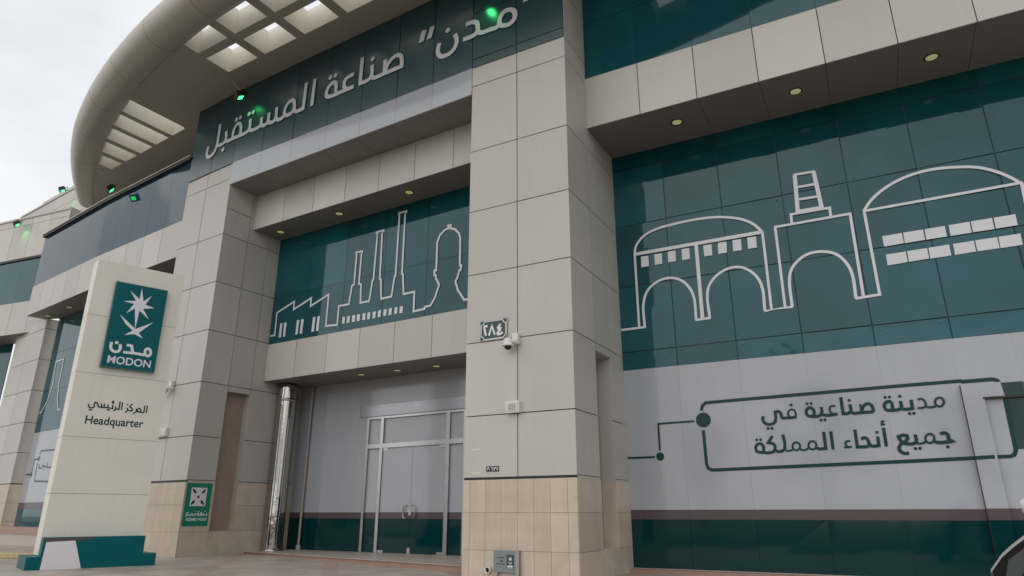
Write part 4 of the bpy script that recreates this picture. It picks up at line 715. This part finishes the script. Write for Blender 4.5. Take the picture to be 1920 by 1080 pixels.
camera_dome('security_camera', 'white dome camera on the right pillar below the green number plate', FP, 1.40, 5.66)
camera_dome('security_camera', 'white dome camera on the left pillar beside the cream pylon', FKL, 1.16, 5.82, 1.1)
mb = MB(); mb.box(1.215, 1.58, -.11, -.002, 3.88, 4.16, PALEPL); mb.box(1.25, 1.545, -.125, -.111, 3.92, 4.12, PALEPL)
for i in range(5): mb.box(1.29, 1.50, -.128, -.1255, 3.945 + .032 * i, 3.957 + .032 * i, SIGNS)
tag(mb.build('junction_box', None, (FP[0], FP[1], 0), FP[2], bevel=.008), 'white plastic junction box with a ribbed lid on the right pillar', 'box')
mb = MB(); mb.box(.86, 1.42, -.11, -.002, 4.10, 4.38, PALEPL); mb.box(.90, 1.12, -.125, -.111, 4.14, 4.34, PALEPL); mb.box(1.16, 1.38, -.125, -.111, 4.14, 4.34, PALEPL)
tag(mb.build('junction_box', None, (FKL[0], FKL[1], 0), FKL[2], bevel=.008), 'pale double junction box on the left pillar behind the pylon', 'box')

# ------------------------------------------------------------------ assembly point sign on the side of the left pillar
t = thing('assembly_sign', 'green and white assembly point sign with four black arrows', 'sign', (FK[0], FK[1], 0), FK[2] + 90)
mb = MB(); mb.plate([(.04, 1.22), (.93, 1.22), (.93, 2.545), (.04, 2.545)], -.035, -.014, SAFE); mb.build('board', t)
mb = MB(); mb.plate([(.205, 1.83), (.755, 1.83), (.755, 2.404), (.205, 2.404)], -.038, -.0355, WHITE); mb.build('panel', t)
mb = MB()
for s in D['as_arrow']:
    (xa, za), (xb, zb_) = s; l = math.dist(s[0], s[1]); ux, uz = (xb - xa) / l, (zb_ - za) / l; nx, nz_ = -uz, ux; wd = .028
    h = .45
    pts = [(xa + nx * wd, za + nz_ * wd), (xa - nx * wd, za - nz_ * wd), (xa + ux * l * h - nx * wd, za + uz * l * h - nz_ * wd), (xa + ux * l * h - nx * wd * 2, za + uz * l * h - nz_ * wd * 2), (xb + ux * .02, zb_ + uz * .02), (xa + ux * l * h + nx * wd * 2, za + uz * l * h + nz_ * wd * 2), (xa + ux * l * h + nx * wd, za + uz * l * h + nz_ * wd)]
    mb = MB(); mb.poly([(x, -.0395, z) for x, z in pts], DARKPL); mb.build('arrow', t)
mb = MB(); mb.disc(.475, 2.115, .05, -.0395, RED); mb.build('dot', t)
mb = MB(); zl = 1.55
for k, s in enumerate(([(.86, zl + .07), (.86, zl), (.74, zl), (.74, zl + .06), (.70, zl), (.55, zl)], [(.68, zl), (.66, zl + .09), (.62, zl + .06), (.64, zl)], [(.55, zl), (.55, zl + .07), (.51, zl + .05), (.52, zl)], [(.46, zl + .06), (.46, zl), (.16, zl), (.13, zl + .06), (.19, zl + .09), (.13, zl - .05)], [(.36, zl), (.36, zl + .06)], [(.29, zl), (.31, zl + .06), (.26, zl)])):
    ribbon(mb, s, .028, -.037 - k * .0005, WHITE)
for x in (.80, .76, .53, .57, .43): mb.disc(x, zl + .12, .014, -.037, WHITE, 10)
mb.build('lettering', t)
text_part('lettering', 'ASSEMBLY POINT', .13, .885, 1.375, 1.468, WHITE, t, -.037, bold=.03)

# ------------------------------------------------------------------ green floodlights
def flood(label, loc, aim, on=True, face=(0, -1)):
    t = thing('floodlight', label, 'floodlight', loc, 0, 'green floodlights along the roof edge')
    d = Vector(aim) - Vector(loc); rz = math.atan2(d.x, d.y) * -1; tilt = math.atan2(-d.z, math.hypot(d.x, d.y))
    M_ = Matrix.Rotation(rz, 3, 'Z') @ Matrix.Rotation(-tilt, 3, 'X')
    def rot(mb): mb.v = [tuple(M_ @ Vector(v)) for v in mb.v]; return mb
    mb = MB(); mb.box(-.20, .20, -.12, .06, -.16, .16, DARKPL)
    for i in range(5): mb.box(-.16 + .075 * i, -.14 + .075 * i, -.16, -.10, -.13, .13, DARKPL)
    rot(mb).build('housing', t, bevel=.012)
    mb = MB(); mb.box(-.12, .12, .061, .07, -.085, .085, GLENS); rot(mb).build('lens', t)
    mb = MB(); mb.tube([(-.23, 0, 0), (-.23, 0, .26), (.23, 0, .26), (.23, 0, 0)], .018, DARKPL, 8, smooth=False); rot(mb).build('bracket', t)
    li = bpy.data.lights.new('flood_beam', 'SPOT'); li.energy = 14; li.color = (.08, 1, .25); li.spot_size = R_(75); li.spot_blend = .8; li.shadow_soft_size = .12
    lo = bpy.data.objects.new('flood_beam', li); sc.collection.objects.link(lo); lo.parent = t
    lo.rotation_euler = (M_.to_4x4() @ Matrix.Rotation(R_(90), 4, 'X')).to_euler(); lo.location = M_ @ Vector((0, .1, 0))
    return t
flood('green floodlight under the canopy at the left end of the teal banner', (-10.42, -.5, 16.60), (-10.2, 0, 15.6))
flood('green floodlight at the top edge of the picture above the banner', (.36, -.5, 16.48), (.5, 0, 15.5))
fm = W2(FM, -5.65, -.50); flood('green floodlight under the canopy over the blue grey glass band', (fm[0], fm[1], 15.28), (fm[0] + .3, fm[1] + .8, 14.6))
fm = W2(FM, -16.05, 1.2); flood('green floodlight on the wall just left of the canopy rim end', (fm[0], fm[1], 18.95), (fm[0] + .3, fm[1] + .6, 17.9))
fm = W2(FW, -2.1, -.45); flood('green floodlight lowest and farthest left, on the far wing', (fm[0], fm[1], 17.0), (fm[0] + .3, fm[1] + .8, 15.9))
mb = MB(); mb.tube([(-10.55, -1.02, 17.42), (-10.6, -.95, 17.36), (-10.5, -.7, 17.0), (-10.42, -.5, 16.86)], .022, CABLE, 6); mb.tube([(-10.6, -1.03, 18.3), (-10.58, -1.03, 17.4)], .012, CABLE, 6)
tag(mb.build('power_cable', None), 'thin pale cable from a canopy opening to the floodlight', 'cable')

mb = MB(); mb.tube([(-15.52, .50, 17.6), (-15.50, .48, 17.36), (-14.8, .42, 17.15), (-14.0, .30, 16.8)], .02, CABLE, 6)
tag(mb.build('power_cable', None), 'thin pale cable from a canopy slot to the left end of the banner', 'cable')
# ------------------------------------------------------------------ small things at the lower left
g = (-13.55, -1.2)
t = thing('garden_spotlight', 'grey drum-shaped ground spotlight lying left of the pylon base', 'spotlight', (-13.3, -1.3, .30), 30)
mb = MB(); mb.tube([(-.22, 0, .17), (.22, 0, .17)], .16, KERB, 18); mb.build('housing', t)
mb = MB(); mb.tube([(.221, 0, .17), (.25, 0, .17)], .13, DARKPL, 18); mb.build('lens', t)
mb = MB(); mb.box(-.12, .12, -.10, .10, 0, .04, DARKPL); mb.build('foot', t)
mb = MB(); mb.tube([(-.3, 0, .03), (0, .1, .12), (.35, .0, .10), (.7, .15, .04)], .02, RUB, 8); mb.box(-.02, .30, -.08, .14, .05, .19, RUB)
tag(mb.build('cable_box', None, (-13.6, .3, .30), 10), 'black cable box with a loose cord on the paving behind the pylon base', 'box')
mb = MB(); mb.box(-6, 0, -.15, .15, 0, .16, YEL); tag(mb.build('kerb_block', None, (-12.9, -2.2, .30), 18, bevel=.02), 'low worn yellow kerb block at the lower left corner', 'kerb')

# ------------------------------------------------------------------ car
CAR = thing('parked_car', 'dark grey hatchback parked at the right edge, only its rear roof corner in view', 'car', (9.97, -5.72, .2), -20)
def prof(u):        # roof height along the length, 0 = tail, 4.1 = nose
    P = [(0, .72), (.03, .84), (.10, .98), (.20, 1.10), (.40, 1.26), (.62, 1.355), (.9, 1.42), (1.3, 1.46), (1.8, 1.47), (2.3, 1.42), (2.6, 1.31), (3.05, 1.05), (3.2, .99), (3.7, .93), (4.0, .80), (4.1, .66)]
    for (a, b), (c, d) in zip(P, P[1:]):
        if a <= u <= c: return b + (d - b) * (u - a) / (c - a)
    return P[-1][1]
mb = MB(); st = [0, .06, .14, .3, .45, .6, .75, .9, 1.1, 1.35, 1.6, 1.85, 2.1, 2.3, 2.5, 2.75, 3.0, 3.15, 3.4, 3.7, 3.9, 4.02, 4.1]
vs = []; n_ = 0
for u in st:
    h = prof(u); belt = min(.80, h - .02); tap = .05 * max(0, (.4 - u) / .4) + .14 * max(0, (u - 3.5) / .6); wd = .88 - tap
    top = max(h, belt + .01); inn = .20 * max(0, (top - belt)) / .45
    half = [(wd - .05, .22), (wd, .35), (wd + .01, .6), (wd - .01, belt - .06), (wd - .03, belt), (wd - .03 - inn * .55, belt + (top - belt) * .55), (wd - .05 - inn, belt + (top - belt) * .9), (wd - .15 - inn, top - .005), (wd * .4, top + .012), (0, top + .016)]
    ring_ = [(u, -y + .88, z) for y, z in half] + [(u, y + .88, z) for y, z in reversed(half[:-1])]
    n_ = len(ring_); vs += ring_
fs = [(i * n_ + k, (i + 1) * n_ + k, (i + 1) * n_ + k + 1, i * n_ + k + 1) for i in range(len(st) - 1) for k in range(n_ - 1)]
mb.add(vs, fs, CARP, True); mb.add(vs[:n_], [tuple(range(n_ - 1, -1, -1))], CARP); mb.add(vs[-n_:], [tuple(range(n_))], CARP)
mb.box(.1, 4.0, .1, 1.66, .2, .26, RUB)
mb.build('body', CAR)
def sidey(u, z):     # outer side surface at the greenhouse, near side
    h = prof(u); belt = min(.80, h - .02); inn = .20 * max(0, (h - belt)) / .45; k = (z - belt) / max(h - belt, .02)
    return .88 - (.85 - inn * min(max(k, 0), 1) - .02 * max(0, k - .55))
def win(name, pts, m, o_, parent=CAR):
    for near in (True, False):
        mb = MB(); q = [(u, sidey(u, z) - o_ if near else 1.76 - (sidey(u, z) - o_), z) for u, z in pts]
        mb.poly(q if near else list(reversed(q)), m); mb.build(name, parent)
def inset(d0, u0, u1, n=8): return [(u0 + (u1 - u0) * i / n, prof(u0 + (u1 - u0) * i / n) - d0) for i in range(n + 1)]
win('window_seal', [(.10, .82), (2.92, .82)] + list(reversed(inset(.048, .08, 2.87, 28))), RUB, .012)
def strip_(d0, d1, u0, u1, n): return inset(d0, u0, u1, n) + list(reversed(inset(d1, u0, u1, n)))
win('roof_trim', strip_(.052, .018, .07, 2.86, 28), TRIM, .016)
win('window', [(.19, .835), (.30, .835)] + list(reversed(inset(.125, .22, .50, 8))), CARG, .018)
win('window', [(.39, .835), (1.55, .835), (1.55, 1.345)] + list(reversed(inset(.125, .60, 1.50, 7))), CARG, .018)
win('window', [(1.63, .835), (2.75, .835)] + list(reversed(inset(.082, 1.63, 2.68, 7))), CARG, .018)
mb = MB(); mb.poly([(.085, .24, .97), (.085, 1.52, .97), (.385, 1.46, 1.262), (.385, .30, 1.262)], CARG); mb.build('rear_window', CAR)
mb = MB(); mb.poly([(2.62, .30, 1.325), (3.05, .22, 1.075), (3.05, 1.54, 1.075), (2.62, 1.46, 1.325)], CARG); mb.build('windscreen', CAR)
for u in (.75, 3.3):
    for y, s in ((.0, -1), (1.76, 1)):
        mb = MB(); yy = .10 if s < 0 else 1.66
        mb.lathe((u, yy + .10 , .31), [(.001, .0), (.31, .0), (.325, .03), (.325, .19), (.31, .22), (.2, .22)], RUB, 28, 'y'); wh = mb.build('wheel', CAR)
        mb = MB(); mb.lathe((u, yy + (.10 if s < 0 else .10), .31), [(.205, .225 if s < 0 else -.01), (.05, .205 if s < 0 else .0), (.001, .215 if s < 0 else -.01)], STEEL, 20, 'y'); mb.build('rim', wh)
for y in (.16, 1.42):
    mb = MB(); mb.box(-.015, .10, y, y + .2, .48, .68, RED); mb.build('tail_light', CAR, bevel=.02)
for y in (.22, 1.32):
    mb = MB(); mb.box(3.98, 4.09, y, y + .24, .60, .72, PALEPL); mb.build('headlight', CAR, bevel=.02)

# ------------------------------------------------------------------ person in white at the right edge
PER = thing('person', 'person in a white robe and white headscarf standing behind the car at the right edge', 'person', (11.08, -3.05, .2), 8)
def skin_mesh(name, joints, edges, m, parent, sub=2):
    me = bpy.data.meshes.new(name); me.from_pydata([j[0] for j in joints], edges, []); me.materials.append(m)
    o = bpy.data.objects.new(name, me); sc.collection.objects.link(o); o.parent = parent
    sk = o.modifiers.new('skin', 'SKIN'); ly_ = me.skin_vertices[0] if len(me.skin_vertices) else None
    if ly_ is None: me.skin_vertices.new(name='skin'); ly_ = me.skin_vertices[0]
    for i, j in enumerate(joints): r = j[1]; ly_.data[i].radius = r if isinstance(r, tuple) else (r, r); ly_.data[i].use_root = (i == 0)
    ss = o.modifiers.new('sub', 'SUBSURF'); ss.levels = sub; ss.render_levels = sub
    dg = bpy.context.evaluated_depsgraph_get(); dg.update(); m2 = bpy.data.meshes.new_from_object(o.evaluated_get(dg)); o.modifiers.clear(); o.data = m2
    for p in m2.polygons: p.use_smooth = True
    return o
J = [((0, 0, .95), .12), ((0, .01, 1.15), .12), ((0, .02, 1.38), .13), ((0, .0, 1.50), .055), ((0, -.02, 1.58), .075), ((0, -.03, 1.68), .085), ((0, -.02, 1.76), .06),
     ((-.18, .02, 1.42), .06), ((-.43, -.02, 1.47), .045), ((-.25, -.16, 1.60), .035), ((-.19, -.17, 1.66), .03),
     ((.18, .02, 1.42), .06), ((.25, .0, 1.15), .045), ((.22, -.10, .93), .035), ((.20, -.15, .86), .03),
     ((-.09, 0, .85), .085), ((-.10, -.01, .48), .06), ((-.10, .02, .09), .042), ((-.10, -.12, .04), .035),
     ((.09, 0, .85), .085), ((.10, .0, .48), .06), ((.10, .03, .09), .042), ((.10, -.11, .04), .035)]
E_ = [(0, 1), (1, 2), (2, 3), (3, 4), (4, 5), (5, 6), (2, 7), (7, 8), (8, 9), (9, 10), (2, 11), (11, 12), (12, 13), (13, 14), (0, 15), (15, 16), (16, 17), (17, 18), (0, 19), (19, 20), (20, 21), (21, 22)]
for b, s, v in ((10, -1, -1), (14, 1, 1)):                 # five fingers on each hand
    hx, hy, hz = J[b][0]
    for k, (dx, ln) in enumerate(((-.03, .065), (-.012, .08), (.008, .085), (.026, .075))):
        i = len(J); J.append(((hx + dx, hy - .02, hz - .045 * v), .0095)); J.append(((hx + dx, hy - .035, hz - (.045 + ln * .5) * v), .0085)); J.append(((hx + dx * 1.05, hy - .03, hz - (.045 + ln) * v), .007))
        E_ += [(b, i), (i, i + 1), (i + 1, i + 2)]
    i = len(J); J.append(((hx - s * .045, hy - .03, hz - .01 * v), .011)); J.append(((hx - s * .055, hy - .05, hz - .05 * v), .009)); E_ += [(b, i), (i, i + 1)]
bd = skin_mesh('body', J, E_, SKIN, PER)
mb = MB()          # robe: loft from collar to ankles with folds, plus sleeves
rg = []
for z, rx, ry in ((1.50, .075, .075), (1.46, .15, .10), (1.42, .22, .13), (1.30, .235, .15), (1.1, .215, .15), (.9, .23, .165), (.6, .25, .18), (.3, .27, .20), (.10, .285, .21)):
    for k in range(32):
        a = 2 * math.pi * k / 32; f = 1 + (.05 * math.sin(7 * a + z * 2) if z < 1.2 else .012 * math.sin(5 * a)); rg.append((rx * math.cos(a) * f, ry * math.sin(a) * f, z))
mb.add(rg, [(i * 32 + k, i * 32 + (k + 1) % 32, (i + 1) * 32 + (k + 1) % 32, (i + 1) * 32 + k) for i in range(8) for k in range(32)], CLOTH, True)
mb.tube([(.13, .02, 1.44), (.20, .02, 1.40), (.255, .0, 1.15), (.235, -.06, 1.05), (.205, -.13, .92)], [.07, .085, .075, .07, .07], CLOTH, 16, cap=False)
mb.tube([(-.13, .02, 1.42), (-.24, .01, 1.43), (-.36, -.01, 1.45), (-.43, -.03, 1.47), (-.44, -.06, 1.50), (-.36, -.11, 1.55), (-.27, -.15, 1.595)], [.075, .09, .085, .08, .08, .072, .07], CLOTH, 16, cap=False)
mb.build('robe', PER)
mb = MB(); rg = []      # headscarf falling over the shoulders
for z, rx, ry, oy in ((1.845, .01, .01, -.01), (1.83, .07, .075, -.01), (1.77, .115, .125, -.01), (1.68, .135, .135, .0), (1.58, .16, .14, .02), (1.48, .235, .165, .03), (1.36, .275, .18, .04), (1.24, .26, .175, .05)):
    for k in range(36):
        a = math.pi * (-.5 + .16) + 2 * math.pi * (1 - .16) * k / 35 ; f = 1 + (.05 * math.sin(9 * a + z * 6) if z < 1.6 else .015 * math.sin(6 * a))
        rg.append((rx * math.cos(a) * f, oy + ry * math.sin(a) * f, z))
mb.add(rg, [(i * 36 + k, i * 36 + k + 1, (i + 1) * 36 + k + 1, (i + 1) * 36 + k) for i in range(7) for k in range(35)], CLOTH, True); mb.build('headscarf', PER)
mb = MB(); mb.lathe((0, -.01, 1.785), [(.118, -.012), (.128, 0), (.118, .012)], RUB, 24); mb.build('headband', PER)
mb = MB()
for s in (-1, 1):
    mb.sphere((s * .032, -.108, 1.675), .011, WHITE, 10, 6); mb.sphere((s * .032, -.117, 1.675), .005, DARKPL, 8, 5)
mb.tube([(0, -.10, 1.68), (0, -.135, 1.635), (0, -.115, 1.625)], [.010, .016, .008], SKIN, 8); mb.tube([(-.025, -.108, 1.60), (0, -.116, 1.598), (.025, -.108, 1.60)], .006, RED, 6)
mb.build('face', PER)

# ------------------------------------------------------------------ trees across the road, mirrored in glass and metal
rt = random.Random(11)
def make_tree():
    r = thing('tree', 'leafy green tree standing across the road, mirrored in the glass', 'tree', (0, 0, .03), 0, 'trees across the road')
    mb = MB(); mb.tube([(0, 0, 0), (.05, .02, 1.6), (-.05, .05, 3.2), (.1, 0, 5.0)], [.26, .2, .17, .07], BARK, 10)
    for a in range(6):
        c, q = math.cos(a * 1.05), math.sin(a * 1.05); mb.tube([(0, 0, 2.4 + .3 * a), (c * 1.0, q * 1.0, 4.0 + .3 * a), (c * 1.9, q * 1.9, 5.2 + .3 * a)], [.10, .06, .02], BARK, 6)
    mb.build('trunk', r)
    mb = MB()
    cl_ = [(rt.uniform(-2, 2), rt.uniform(-2, 2), rt.uniform(4, 8.6), rt.uniform(.8, 1.6)) for _ in range(16)]
    for x, y, z, rr in cl_:
        for _ in range(110):
            d = Vector((rt.gauss(0, 1), rt.gauss(0, 1), rt.gauss(0, .8))).normalized() * rr * rt.random() ** .4; p = Vector((x, y, z)) + d
            a = Vector((rt.gauss(0, 1), rt.gauss(0, 1), rt.gauss(0, 1))).normalized(); b = a.orthogonal().normalized(); s = rt.uniform(.10, .22)
            mb.add([tuple(p + a * s), tuple(p + b * s * .6), tuple(p - a * s), tuple(p - b * s * .6)], [(0, 1, 2, 3)], LEAF)
    mb.build('crown', r); return r
T0 = make_tree()
for i, (x, y, s) in enumerate(((-34, -38, 1.2), (-24, -41, 1.0), (-13, -37, 1.25), (-3, -42, 1.05), (7, -39, 1.3), (17, -40, 1.1), (28, -37, 1.25), (38, -42, 1.1))):
    o = T0 if i == 0 else T0.copy()
    if i:
        sc.collection.objects.link(o)
        for ch in [c for c in T0.children]: d_ = ch.copy(); sc.collection.objects.link(d_); d_.parent = o
    o.location = (x, y, .03); o.scale = (s, s, s); o.rotation_euler = (0, 0, i * 1.3)
